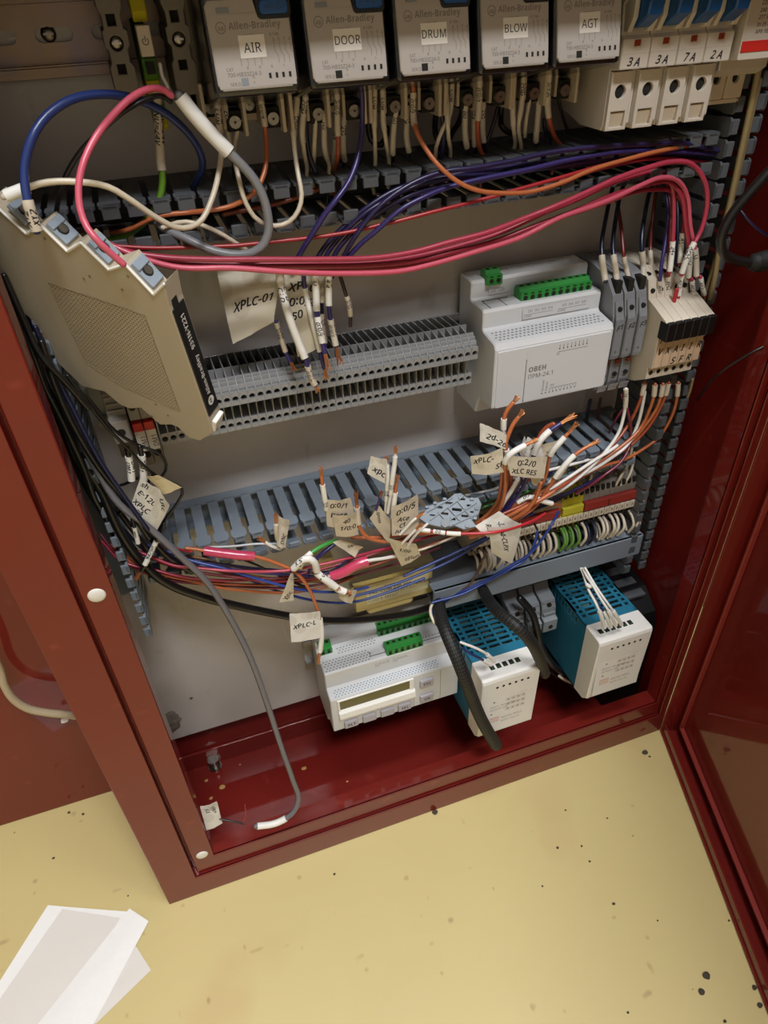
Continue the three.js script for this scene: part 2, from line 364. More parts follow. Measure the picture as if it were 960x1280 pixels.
// ================= TERMINAL STRIP =================
const TX0 = 155, TP = 5.2, TN = 41, TY = 318;
{
  const full = [[8, 336], [14, 337.5], [34, 338.6], [46, 337.2], [49.8, 333.6], [53.6, 330.6], [54.5, 322], [46.5, 320.5], [46.5, 308], [46, 300], [38, 298], [8, 303]];
  const core = [[8, 320], [33.5, 321], [33.5, 338.4], [34.6, 338.4], [35.2, 325.4], [44.8, 325.4], [44.8, 337.2], [46.2, 337.2], [46.5, 334.2], [47.6, 334], [47.8, 336], [48.6, 335.8], [48.8, 332.6], [49.8, 332.4], [50, 334], [51, 333.6], [51.4, 331], [50.5, 330.6], [50.5, 322], [46, 321], [44, 320], [30, 318], [30, 310], [42, 308], [42, 299], [38, 297.5], [8, 302]];
  const dx = (p, d) => p.map(([z, y]) => [z, y - TY]);
  const t = thing('terminal_block', 'thin grey two level terminal block in the long empty strip', 'terminal block', [TX0, TY, 0], 'grey terminal blocks of the long strip');
  mk('housing', [prism(dx(full), 0, 0.75, 0.12), prism(dx(core), 0.75, 5.1), plate(rect(0.75, 322 - TY, 5.1, 330.6 - TY), 50.5, 54.2, [[2.9, 326.2 - TY, 1.9]], 0, 12), plate(rect(0.75, 299.8 - TY, 5.1, 307.8 - TY), 42, 46, [[2.9, 303.7 - TY, 1.9]], 0, 12)], M.term = S(0x98999a, 0.5), t);
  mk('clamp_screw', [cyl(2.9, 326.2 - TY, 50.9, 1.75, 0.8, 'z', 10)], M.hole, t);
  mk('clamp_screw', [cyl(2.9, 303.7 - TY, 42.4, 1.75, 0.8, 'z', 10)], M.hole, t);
  mk('funnel_shade_floor', [bx(0.8, 320 - TY, 10, 5.1, 322.2 - TY, 33.5)], M.hole, t);  // recess floor coloured near black to stand for the shade in the grey funnel
  mk('funnel_shade_floor', [bx(0.8, 325 - TY, 35.4, 5.1, 326.2 - TY, 44.8)], M.hole, t);  // front recess likewise, its shade put into the floor colour
  for (let i = 1; i < TN; i++) copyOf(t, [TX0 + i * TP, TY, 0]);
  // the two blocks with a red jumper and white tag, and the end bracket beside them
  const e = thing('end_bracket', 'grey clamping end bracket at the left end of the long terminal strip', 'end bracket', [129, TY, 0]);
  mk('housing', [prism([[8, 27], [38, 27], [44, 22], [46, 8], [50, 7], [50, -8], [38, -10], [36, -27], [8, -29]], 0, 11, 0.6), plate(rect(0.5, -8, 10.5, 7), 50, 52, [[5.5, -1, 2.6]], 0.3)], M.grayWarm, e);
  mk('screw', [cyl(5.5, -1, 51, 2.3, 1, 'z', 14)], M.hole, e);
  mk('ribs', [0, 1, 2].map((i) => bx(1, 11 + i * 4, 44, 10, 12.2 + i * 4, 47.2 - i)), M.grayWarm, e);
  for (let i = 0; i < 2; i++) {
    const q = thing('jumpered_terminal', i ? 'grey terminal under a red jumper with a white printed tag, next to the long strip' : 'grey terminal under a red jumper with a white printed tag, next to the end bracket', 'terminal block', [141 + i * 6.6, TY, 0]);
    mk('housing', [prism([[8, 30], [30, 30], [46, 26], [48, 4], [44, 2], [44, -6], [38, -14], [38, -24], [32, -26], [30, -40], [8, -42]], 0, 6.3, 0.3)], M.grayWarm, q);
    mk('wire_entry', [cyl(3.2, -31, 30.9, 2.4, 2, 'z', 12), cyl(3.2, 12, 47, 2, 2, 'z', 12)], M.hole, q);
    mk('jumper', bx(0.2, -4.5, 43.5, 6.2, 1.5, 48.5, 0.6), M.redLabel, q, 'red plastic jumper');
    decal('tag', q, 6, 15, [3.2, -13.2, 44.7], [0.05, 0, 0], '#e6e0d6', (g) => { text(g, 'DM1', 4.2, 13, 4.4, { rot: -Math.PI / 2 }); }, 10);
    mk('tag_base', bx(0.2, -20.8, 38, 6.2, -5.6, 43.6, 0.4), M.whiteBright, q);
  }
}
// ================= LOWER RIGHT TERMINALS =================
{
  const prof = [[8, 37], [24, 37], [33, 33], [35, 26], [44, 22], [47, 14], [47, 8], [45.5, 7], [45.5, -1], [50, -3], [50, -10], [47, -12], [43, -21], [34, -24], [33, -34], [22, -37], [8, -37]];
  const make = (label, mat, group, wireMat, x) => {
    const t = thing('feed_terminal', label, 'terminal block', [x, 157, 0], group);
    mk('housing', prism(prof, 0.1, 5.1, 0.25), mat, t);
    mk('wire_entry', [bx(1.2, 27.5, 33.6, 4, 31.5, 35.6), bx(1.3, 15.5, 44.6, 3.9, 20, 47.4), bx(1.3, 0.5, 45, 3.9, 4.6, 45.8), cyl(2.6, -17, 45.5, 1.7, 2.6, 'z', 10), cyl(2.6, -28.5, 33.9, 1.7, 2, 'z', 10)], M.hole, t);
    mk('marker_tag', [bx(0.25, -9.6, 49.8, 4.95, -2.2, 50.9, 0.3)], M.sleeveCream, t);
    mk('tag_print', [bx(1.9, -7.6, 50.85, 2.4, -4.4, 50.96), bx(2.9, -7.2, 50.85, 3.3, -4.8, 50.96)], M.hole, t);
    if (wireMat) mk('ferrule_wire', [tube([V3(2.6, -17, 47), V3(2.6, -18.5, 52), V3(2, -25, 57), V3(0.4, -36, 54)], 1.35, 10, 7), tube([V3(2.6, -28.5, 34), V3(2.4, -30, 44), V3(1.2, -37, 50)], 1.3, 8, 6)], wireMat, t);
    return t;
  };
  const N = 31, x0 = 380;
  const g1 = make('beige grey terminal of the left half of the lower terminal row', M.beigeTerm = S(0xa89a85, 0.55), 'beige terminals of the lower row', M.sleeveCream, x0);
  const g2 = make('yellow earth terminal in the middle of the lower terminal row', M.pe2 = S(0xb9b032, 0.5), 'yellow earth terminals of the lower row', M.greenWire = S(0x5d8a3a, 0.45), x0 + 15 * TP);
  const g3 = make('dark grey terminal of the right end of the lower terminal row', M.grayWarm2 = S(0x7b756d, 0.55), 'dark grey terminals of the lower row', M.sleeveCream, x0 + 19 * TP);
  const g1b = make('beige terminal of the lower row without a wire at its front', M.beigeTerm, 'unwired beige terminals of the lower row', null, x0 + 31.6 * TP); scene.remove(g1b);
  const g3b = make('dark grey terminal with a navy wire beside the yellow ones', M.grayWarm2, 'navy wired dark grey terminals', M.navyWire = S(0x1b2036, 0.45), x0 + 31.6 * TP); scene.remove(g3b);
  for (let i = 1; i < N; i++) if (i !== 15 && i !== 19) copyOf(i < 15 ? (i % 3 ? g1 : g1b) : i < 19 ? g2 : i < 22 ? g3b : g3, [x0 + i * TP, 157, 0]).traverse((q) => { if (q.name === 'ferrule_wire') { q.rotation.set(rr(-0.08, 0.1), rr(-0.02, 0.02), rr(-0.12, 0.1)); } });
  const j = thing('jumper_bar', 'long dark red plastic jumper bar pushed into the dark grey terminals', 'jumper bar', [x0 + 19 * TP + 0.6, 157, 0]);
  mk('bar', bx(0, -1.2, 45.4, 12 * TP - 1, 7.2, 50.6, 0.5), M.redStrip, j);
  mk('notch', bx(23.2, -0.8, 50.3, 23.9, 7, 50.7), M.hole, j);
  const j2 = thing('jumper_bar', 'short dark red jumper bar in the beige terminals beside the yellow ones', 'jumper bar', [x0 + 7 * TP, 157, 0]);
  mk('bar', bx(0, -1, 45.4, 7.6 * TP, 7, 50, 0.5), M.redStrip, j2);
  const j3 = thing('jumper_bar', 'yellow plastic cover bar in the yellow earth terminals', 'jumper bar', [x0 + 15 * TP + 0.4, 157, 0]);
  mk('bar', bx(0, -1, 45.4, 3.9 * TP, 6.6, 49.6, 0.5), M.pe2, j3);
  const ep = thing('end_plate', 'grey end plate closing the right end of the lower terminal row', 'end plate', [x0 + N * TP + 0.2, 157, 0]);
  mk('plate', prism([[8, 38], [25, 38], [36, 33], [38, 27], [48, 20], [50, -12], [44, -24], [34, -36], [8, -38]], 0, 3.2, 0.4), M.grayWarm2, ep);
  for (let i = 0; i < 6; i++) mk('hole', cyl(3.3, 22 - i * 9, 26 + (i % 2) * 8, 1.6, 0.3, 'x', 10), M.hole, ep);
}
// ================= POWER SUPPLIES =================
function powerSupply(label, x, y0, nOut) {
  const t = thing('power_supply', label, 'power supply', [x, y0, 0]);
  const W_ = 55, H = 88, blue = M.blue;
  // vented blue case: plates with real slots over a dark core
  const slotsTop = [];
  for (const [a, b] of [[3, 6.5], [9.5, 20], [22.3, 32.7], [35, 45.5], [48.5, 52]]) for (let r = 0; r < 11; r++) slotsTop.push([a, -76 + r * 6, b, -72.4 + r * 6]);
  mk('case_top', plate(rect(0, -86, W_, -8), 0, 1.6, slotsTop).rotateX(-Math.PI / 2).translate(0, H - 1.6, 0), blue, t);
  const slotsSide = [];
  for (let r = 0; r < 10; r++) slotsSide.push([14 + r * 6, 76, 17.2 + r * 6, 84]);
  const side = plate(rect(8, 0, 86, H), 0, 1.6, slotsSide);
  const toSide = (g, xx) => g.applyMatrix4(new THREE.Matrix4().makeBasis(V3(0, 0, 1), V3(0, 1, 0), V3(-1, 0, 0))).translate(xx, 0, 0);
  mk('case_side', toSide(side.clone(), 1.6), blue, t); mk('case_side', toSide(side, W_), blue, t);
  mk('case_bottom', [bx(0, 0, 8, W_, 1.6, 86)], blue, t);
  mk('circuit_core', [bx(2.5, 2, 8, W_ - 2.5, 74, 86), bx(8, 74, 20, 20, 84, 40, 1), bx(26, 74, 30, 46, 82, 60, 1), cyl(14, 80, 60, 5, 12, 'y', 14)], M.core = S(0x4f5a4c, 0.7), t);
  // white front cap with chamfered top and bottom
  const cap = prism([[86, -0.4], [101, 1], [107.4, 8], [108.4, 40], [109.4, 84], [108.6, H - 1], [106.5, H + 0.4], [86, H + 0.6]], -0.5, W_ + 0.5, 0.8);
  mk('front_cap', cap, M.whiteBright, t);
  // terminal slots on the upper edge
  const n = nOut, s0 = W_ - 12 - n * 6.2;
  for (let i = 0; i < n; i++) {
    const g = bx(s0 + i * 6.2, -2.3, -0.6, s0 + 4 + i * 6.2, 2.6, 0.35);
    g.rotateX(-Math.PI / 2).translate(0, H + 0.7, 97); mk('terminal_slot', g, M.hole, t);
    const g2 = bx(s0 + 1.2 + i * 6.2, -1.8, -0.5, s0 + 2.8 + i * 6.2, -0.6, 0.42); g2.rotateX(-Math.PI / 2).translate(0, H + 0.7, 97); mk('terminal_clamp', g2, M.greenDark, t);
  }
  for (let i = 0; i < 6; i++) mk('vent_hole', cyl(14 + i * 6, 76, 109, 1.3, 0.9, 'z', 10), M.hole, t);
  decal('front_print', t, W_ - 5, 58, [W_ / 2, 42, 109.35], [-0.03, 0, 0], '#e9e6df', (g, w, h) => {
    g.strokeStyle = '#9a9288'; g.fillStyle = '#8c857b'; g.lineWidth = 0.3;
    for (let r = 0; r < 3; r++) for (let c = 0; c < 6; c++) text(g, 'V+V-LN'.charAt(c), 10 + c * 6, 3 + r * 4, 2.2, { color: '#8a8278' });
    text(g, 'INPUT: 100-240VAC', 6, 22, 3, { color: '#7d766c' }); text(g, 'OUTPUT: 24V', 6, 26, 3, { color: '#7d766c' });
    for (let r = 0; r < 3; r++) for (let c = 0; c < 4; c++) { g.strokeRect(22 + c * 5, 15 + r * 6.5, 3.6, 3.6); g.beginPath(); g.arc(24 + c * 5, 17 + r * 6.5, 1, 0, 7); g.fill(); }
    for (const [a, b] of [[10, 16], [8, 32]]) { g.beginPath(); g.arc(a, b, 1.1, 0, 7); g.fill(); }
    g.fillStyle = '#dcbcae'; g.fillRect(6, 37, 10, 7); text(g, 'MW', 7, 40.6, 5, { color: '#e9e6df' });
    text(g, 'MEAN WELL', 18, 40.5, 4, { color: '#a19a90' }); text(g, 'MDR-100-24', 18, 45.5, 3.4, { color: '#a19a90' });
    text(g, 'DC OK', 36, 12, 2.4, { color: '#8a8278' });
  });
  return t;
}
powerSupply('left blue power supply with a white front, crossed by the braided black cable', 362, -42, 5);
powerSupply('right blue power supply with a white front, standing clear beside the black plastic housings', 476.6, -38.5, 6);
// ================= PROGRAMMABLE CONTROLLER =================
function greenPlug(name, label, n, pitch, pos, tilt, parent, flip) {
  const t = new THREE.Group(); t.name = name; t.position.set(pos[0] * K, pos[1] * K, pos[2] * K); t.rotation.x = tilt; parent.add(t);
  const L = n * pitch + 1;
  mk('plug_housing', [prism([[0, 0], [11, 0], [11, 6.6], [8, 6.6], [6.6, 9], [1.4, 9], [0, 7]], 0, L, 0.3)], M.green, t);
  for (let i = 0; i < n; i++) {
    mk('wire_entry', [cyl(0.5 + (i + 0.5) * pitch, 2.9, 11.1, pitch * 0.3, 0.5, 'z', 12)], M.hole, t);
    mk('screw_entry', [bx(0.5 + (i + 0.25) * pitch, 8.9, 3, 0.5 + (i + 0.75) * pitch, 9.15, 5.6), bx(0.5 + (i + 0.25) * pitch, 5.4, 11, 0.5 + (i + 0.75) * pitch, 6.1, 11.25)], M.hole, t);
  }
  return t;
}
{
  const x = 236, y0 = -34, W_ = 123, t = thing('controller', 'white programmable controller with a small green display and a row of grey keys', 'controller', [x, y0, 0]);
  mk('housing', [prism([[7, 0], [40, 0], [46, 15], [65, 15], [66, 16.5], [66, 59.4], [65, 61], [56, 63], [54.5, 64.5], [54.5, 82], [53, 83.5], [27, 83.5], [25.5, 84.5], [25.5, 90], [24, 92], [7, 92]], 0, W_, 0.8)], M.plc, t);
  mk('front_line', [bx(104.6, 17, 66, 105, 58, 66.2), bx(78, 17, 66, 78.3, 58, 66.15)], M.gray, t);
  const scr = mk('display_frame', [plate(rect(6, 30, 78, 58.6), 65.8, 67.6, [[8, 45, 74, 57.4]], 0.4), prism([[67, 45], [69.6, 42.5], [70.4, 36], [67, 33]], 6, 79, 0.5)], M.whiteBright, t);
  mk('display_glass', bx(8, 45, 65.9, 74, 57.4, 66.6), Ph(0x5a5214, 0.3, { clearcoat: 0.6 }), scr);
  [['ALT', 10, 18], ['\u2191\u2193', 27.5, 18], ['\u2191', 45, 18], ['SEL', 62, 18], ['ESC', 84, 43], ['OK', 84, 21]].forEach(([s, kx, ky]) => {
    const k = mk('key', bx(kx, ky, 65.8, kx + 13, ky + 9.4, 68.8, 1), M.key = M.key || S(0xb4b0b9, 0.5), t);
    decal('key_print', k, 10, 6.6, [kx + 6.5, ky + 4.6, 68.9], [0, 0, 0], '#b4b0b9', (g, w, h) => text(g, s, w / 2, h / 2, 4.6, { align: 'center', color: '#2c2a34', style: 'bold' }), 8);
  });
  const dots = (x0, x1, y, z, rows, sl, dz = 2.7) => { const g = []; for (let r = 0; r < rows; r++) for (let s = x0 + (r % 2) * 1.5; s < x1; s += 3) g.push(bx(s, y - 0.6 + r * sl, z - r * dz, s + 1.5, y + 0.18 + r * sl, z - dz * 0.42 - r * dz)); return g; };
  mk('vent_dots', dots(5, 104, 61.3, 64.2, 4, 0.45, 2), M.ventBlue = S(0x8298ab, 0.6), t).userData.kind = 'stuff';
  mk('vent_dots', [...dots(2, 44, 83.5, 52.5, 5, 0), ...dots(92, 118, 83.5, 46, 1, 0), ...dots(44, 58, 83.5, 46, 1, 0)], M.gray, t).userData.kind = 'stuff';
  mk('vent_dots', dots(18, 54, 83.5, 36, 3, 0), M.gray, t).userData.kind = 'stuff';
  mk('seam', [bx(44, 83.5, 49, 120, 83.7, 49.5), bx(44, 83.5, 44, 44.5, 83.7, 49.5)], M.hole, t);
  mk('cover_flap', bx(46, 83.3, 44.5, 58, 84.5, 49), M.plc, t);
  greenPlug('green_plug', '', 6, 5.6, [58, 83, 43], 0, t);
  greenPlug('green_plug', '', 11, 5.5, [58, 83.4, 19], 0, t);
  greenPlug('green_plug', '', 2, 5.4, [2, 83.4, 22], 0, t);
  decal('terminal_print', t, 34, 6, [62, 76, 54.52], [0, 0, 0], '#d2d3d4', (g) => { g.strokeStyle = '#8c8c92'; g.lineWidth = 0.3; for (const q of [1, 18]) { g.strokeRect(q, 3, 14, 0.1); for (let i = 0; i < 4; i++) text(g, 'Q' + (i + 1), q + i * 3.6, 1.8, 2.2, { color: '#77777d' }); text(g, 'COM', q, 4.6, 2, { color: '#77777d' }); } });
}
// ================= EXPANSION MODULE =================
{
  const x = 376, y0 = 283, W_ = 88, t = thing('expansion_module', 'white expansion module with green plugs on its top edge, right of the terminal strip', 'expansion module', [x, y0, 0]);
  const dy = (p) => p.map(([z, y]) => [z, y - y0]);
  const body = prism(dy([[7, 272], [40, 272], [46, 287], [65, 287], [66, 288.5], [66, 331], [64, 334.5], [47, 337], [45.5, 338.5], [45.5, 349], [44, 351], [27, 351], [25.5, 352], [25.5, 362], [24, 364], [7, 364]]), -1, W_ + 1, 0.8);
  mk('housing', body, M.plc, t);
  mk('cover', [plate(rrect(1, 5, W_ - 1, 47, 1.2), 65.6, 66.8, [], 0.3), bx(22, 6, 66.7, 22.4, 46, 66.9), bx(70, 6, 66.7, 70.3, 46, 66.85)], M.plc, t);
  mk('cover_seam', [bx(22.2, 6, 66.75, 22.6, 38, 66.95)], M.hole, t);
  decal('cover_print', t, 50, 40, [48, 26, 66.95], [0, 0, 0], '#d2d3d4', (g) => {
    const c = '#55534f'; text(g, '\u041E\u0412\u0415\u041D', 1.5, 16, 5.2, { style: 'bold', color: '#6a6865' }); text(g, '\u041F\u0420\u041C-24.1', 1.5, 21.5, 4.6, { color: c });
    g.fillStyle = c; for (let i = 0; i < 8; i++) { g.beginPath(); g.arc(24 + i * 3, 4.6, 0.55, 0, 7); g.fill(); g.fillRect(23.8 + i * 3, 1.5, 0.35, 2.4); } g.fillRect(23, 6.6, 23, 0.3); text(g, 'DI', 22, 8.4, 2.2, { color: c });
    for (let i = 0; i < 10; i++) { g.beginPath(); g.arc(14 + i * 2.9, 36.5, 0.55, 0, 7); g.fill(); g.fillRect(20 + i * 2.3, 34.2, 0.3, 1.4); } g.fillRect(19.5, 33.4, 22, 0.3); text(g, 'DO', 20, 31.6, 2.2, { color: c });
    text(g, 'Питание', 14.5, 35, 2.2, { rot: -Math.PI / 2, color: c }); text(g, 'Работа', 17.5, 35, 2.2, { rot: -Math.PI / 2, color: c });
  });
  decal('terminal_print', t, 52, 7.5, [54, 61, 46.42], [0, 0, 0], '#d2d3d4', (g) => { g.strokeStyle = '#8c8c92'; g.lineWidth = 0.3; for (const q of [1, 27]) { for (let i = 0; i < 4; i++) { text(g, 'DI' + (i + (q > 2 ? 5 : 1)), q + 3 + i * 5, 2.6, 2.4, { color: '#6c6c72' }); } g.strokeRect(q, 4.4, 22, 0.05); text(g, 'COM' + (q > 2 ? 2 : 1), q, 6, 2.3, { color: '#6c6c72' }); } });
  decal('supply_print', t, 16, 8, [20, 74, 26.4], [0, 0, 0], '#d2d3d4', (g) => { text(g, '1     2', 3, 1.5, 2.4, { color: '#77777d' }); g.fillStyle = '#77777d'; g.fillRect(3, 4, 8, 0.3); text(g, '24V ~220', 1, 6, 2.6, { color: '#6c6c72' }); });
  const g1 = []; for (let r = 0; r < 4; r++) for (let s = 3 + (r % 2) * 1.5; s < 84; s += 3) g1.push(bx(s, 52.4 - 0.15 - (r * 0.5) * 0, 50 + r * 3, s + 1.4, 52.6, 51.2 + r * 3));
  mk('vent_dots', g1.map((g, i) => g.translate(0, 1.1 - Math.floor(i / 27) * 0.45, 0)), M.gray, t);
  const g3 = []; for (let s = 8; s < 84; s += 8) g3.push(plate(rrect(s, 10, s + 6, 17, 1), 0, 0.25).rotateX(-Math.PI / 2).translate(0, 81.05, 28));
  mk('top_moulding', g3, M.plc, t);
  mk('seam', [bx(5, 68, 30, 24, 68.25, 30.5), bx(5, 68, 30, 5.4, 68.25, 44), bx(17, 68, 30, 17.3, 68.25, 44)], M.hole, t);
  greenPlug('green_plug', '', 10, 5.35, [29, 67, 30], 0, t);
  greenPlug('green_plug', '', 2, 5.2, [9, 77.5, 18], 0, t);
  greenPlug('green_plug', '', 14, 5.2, [6, -9, 18], 0, t);
}
// ================= FUSE TERMINALS AND GAS RELAY BLOCK =================
for (let i = 0; i < 3; i++) {
  const x = 467 + i * 9.4, y0 = 276, t = thing('fuse_terminal', `grey fuse terminal with the handwritten mark F${i + 1}`, 'fuse terminal', [x, y0, 0]);
  const side = [[8, -2], [42, -4], [52, 0], [54, 6], [54, 26], [60, 30], [60, 60], [56, 74], [46, 84], [26, 88], [8, 88]];
  mk('housing', [prism(side, 0, 1.4, 0.2), prism(side.map(([z, y]) => [z - 1.2, y]), 1.4, 9, 0.2)], M.grayFuse = M.grayFuse || S(0x7e8084, 0.5), t);
  mk('fuse_lever', [prism([[56, 26], [61.5, 29], [61.5, 58], [57, 70], [52, 70]], 2.2, 8.6, 0.4)], M.grayFuse, t);
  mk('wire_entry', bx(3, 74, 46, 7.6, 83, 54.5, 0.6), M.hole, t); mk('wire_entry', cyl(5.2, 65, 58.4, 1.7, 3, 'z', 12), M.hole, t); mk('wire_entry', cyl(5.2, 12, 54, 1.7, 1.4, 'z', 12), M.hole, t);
  mk('indicator', bx(3.6, 20.6, 53.4, 7, 24.4, 55.4, 0.6), M.ind = M.ind || S(0x8a3a26, 0.4), t, 'dull red indicator lamp');
  decal('lever_mark', t, 6, 26, [5.4, 43.8, 61.98], [0, 0, 0], '#7e8084', (g) => { hand(g, 'F' + (i + 1), 0.6, 4.2, 5); text(g, '+', 3, 22, 5, { align: 'center' }); }, 10);
  decal('rating_tag', t, 7.6, 6, [5.2, 1.6, 54.4], [0.25, 0, 0], '#9a9b9c', (g) => text(g, i === 0 ? '112' : '12\u03A9', 3.8, 3, 4, { align: 'center', color: '#333' }), 8);
}
{
  const W_ = 6.6, n = 6, x = 497, y0 = 283;
  const labels = ['FV', 'CX', 'GAS', 'DIF', 'AIR', 'LR'];
  const pr = [[8, -6], [40, -8], [58, -2], [70, 5], [70, 14], [74, 15], [74, 42], [80, 46], [80, 51], [62, 58], [56, 60], [52, 72], [40, 78], [8, 78]];
  for (let i = 0; i < n; i++) {
    const t = thing('slim_relay', `slim cream interface relay with the letters ${labels[i].split('').join(' ')} written down its front`, 'relay', [x + i * W_, y0, 0]);
    mk('housing', prism(pr, 0.1, W_ - 0.1, 0.25), M.beigePale2 = M.beigePale2 || S(0xcbc0ae, 0.5), t);
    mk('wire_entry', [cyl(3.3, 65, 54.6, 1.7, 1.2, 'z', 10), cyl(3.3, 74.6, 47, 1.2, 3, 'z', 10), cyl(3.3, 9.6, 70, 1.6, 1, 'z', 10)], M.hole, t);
    mk('release_lever', bx(-0.1, 38, 72, W_ + 0.1, 51.5, 82, 1), M.black, t, 'glossy black release lever');
    decal('marking', t, W_ - 0.8, 26, [3.3, 28.4, 74.3], [0, 0, 0], '#d0b394', (g) => { [...labels[i]].forEach((c, k) => hand(g, c, 1.2, 5 + k * 9, 6.6)); g.fillStyle = '#a9826a'; g.fillRect(0, 0, 0.4, 30); }, 8);
  }
}
// ================= TRANSFORMER =================
{
  const A = P(444, 741, 40), t = thing('transformer', 'small yellow wrapped transformer with a bright metal core and a printed rating label', 'transformer', [A.x, A.y, 0]);
  const L = 70;
  mk('metal_core', [bx(-2, 2, 8, L + 3, 9, 38, 0.8), bx(-4, -6, 34, -1, 8, 42, 0.6)], M.brass, t);
  mk('wrapping', [bx(0, -25, 32, L, 3.5, 39, 0.8), bx(10, -35, 14, L - 16, -24, 37, 4)], M.yellowFoil, t);
  mk('bobbin', [bx(-26, 22, 12, -12, 33, 26, 2)], M.yellowFoil, t);
  mk('coil_end', new THREE.TorusGeometry(8, 2, 8, 20).scale(1.6, 0.5, 1).rotateX(0.6).translate(42, -36, 28), M.copperDark, t);
  decal('rating_label', t, 56, 19, [38, -9, 39.12], [0, 0, 0], '#d2cba6', (g) => { text(g, '50/60 Hz  40VA', 16, 2.4, 3.8, { color: '#44413a' }); text(g, 'PRI: COM 230 400', 2, 7, 4.6, { color: '#333', style: 'bold' }); text(g, 'SEC: 24V  MADE IN P.R.C.', 4, 12, 3.6, { color: '#55524a' }); text(g, 'CLASS B  E83327', 1, 16.2, 3.6, { color: '#55524a' }); text(g, '\u042F\u042Eus', 44, 9, 4.6, { style: 'bold', color: '#222' }); }, 8);
}
// ================= SMALL BLOCKS BETWEEN THE POWER SUPPLIES =================
for (let i = 0; i < 3; i++) {
  const t = thing('rail_terminal', ['leftmost dark grey rail terminal of the three between the power supplies', 'middle grey rail terminal of the three between the power supplies', 'rightmost grey rail terminal of the three, against the right power supply'][i], 'terminal block', [421 + i * 17, 0, 0]);
  mk('housing', [prism([[8, 56], [26, 56], [30, 50], [42, 47], [46, 38], [46, 30], [52, 28], [52, 14], [44, 10], [40, -2], [8, -4]], 0, 15, 0.7)], i ? M.gray : M.grayMid, t);
  mk('rib', [0, 1, 2].map((k) => bx(1, 32 + k * 6, 45.5 - k * 1.5, 14, 34.5 + k * 6, 48 - k * 2, 0.4)), M.gray, t);
  mk('wire_entry', [cyl(7.5, 20, 52.4, 2.2, 1, 'z', 12), cyl(7.5, 43, 44.4, 2.2, 3, 'z', 12)], M.hole, t);
}
// ================= BLACK HOUSINGS RIGHT OF THE POWER SUPPLIES =================
{
  const t = thing('plastic_housing', 'black plastic housing with shallow ribs, drawn down to the floor to stand for shade', 'plastic housing', [537, -122, 0]);
  mk('housing', [prism([[4, 0], [66, 0], [72, 8], [72, 120], [66, 136], [44, 152], [4, 156]], 0, 38, 1.2)], M.black, t);  // lower part added, its black stands in for the floor shadow below the housing
  for (const y of [40, 66, 92, 112]) mk('rib', bx(4, y, 71, 34, y + 3, 74, 0.6), M.clearDark, t);
  for (const z of [14, 30, 46]) mk('top_slot', bx(8, 152 - z * 0.06, z, 30, 157 - z * 0.1, z + 9, 0.5), M.ductDark, t);
  mk('guard_ring', new THREE.TorusGeometry(17, 1, 8, 36).rotateY(0.5).translate(12, 90, 76), M.blackMatte, t);
}
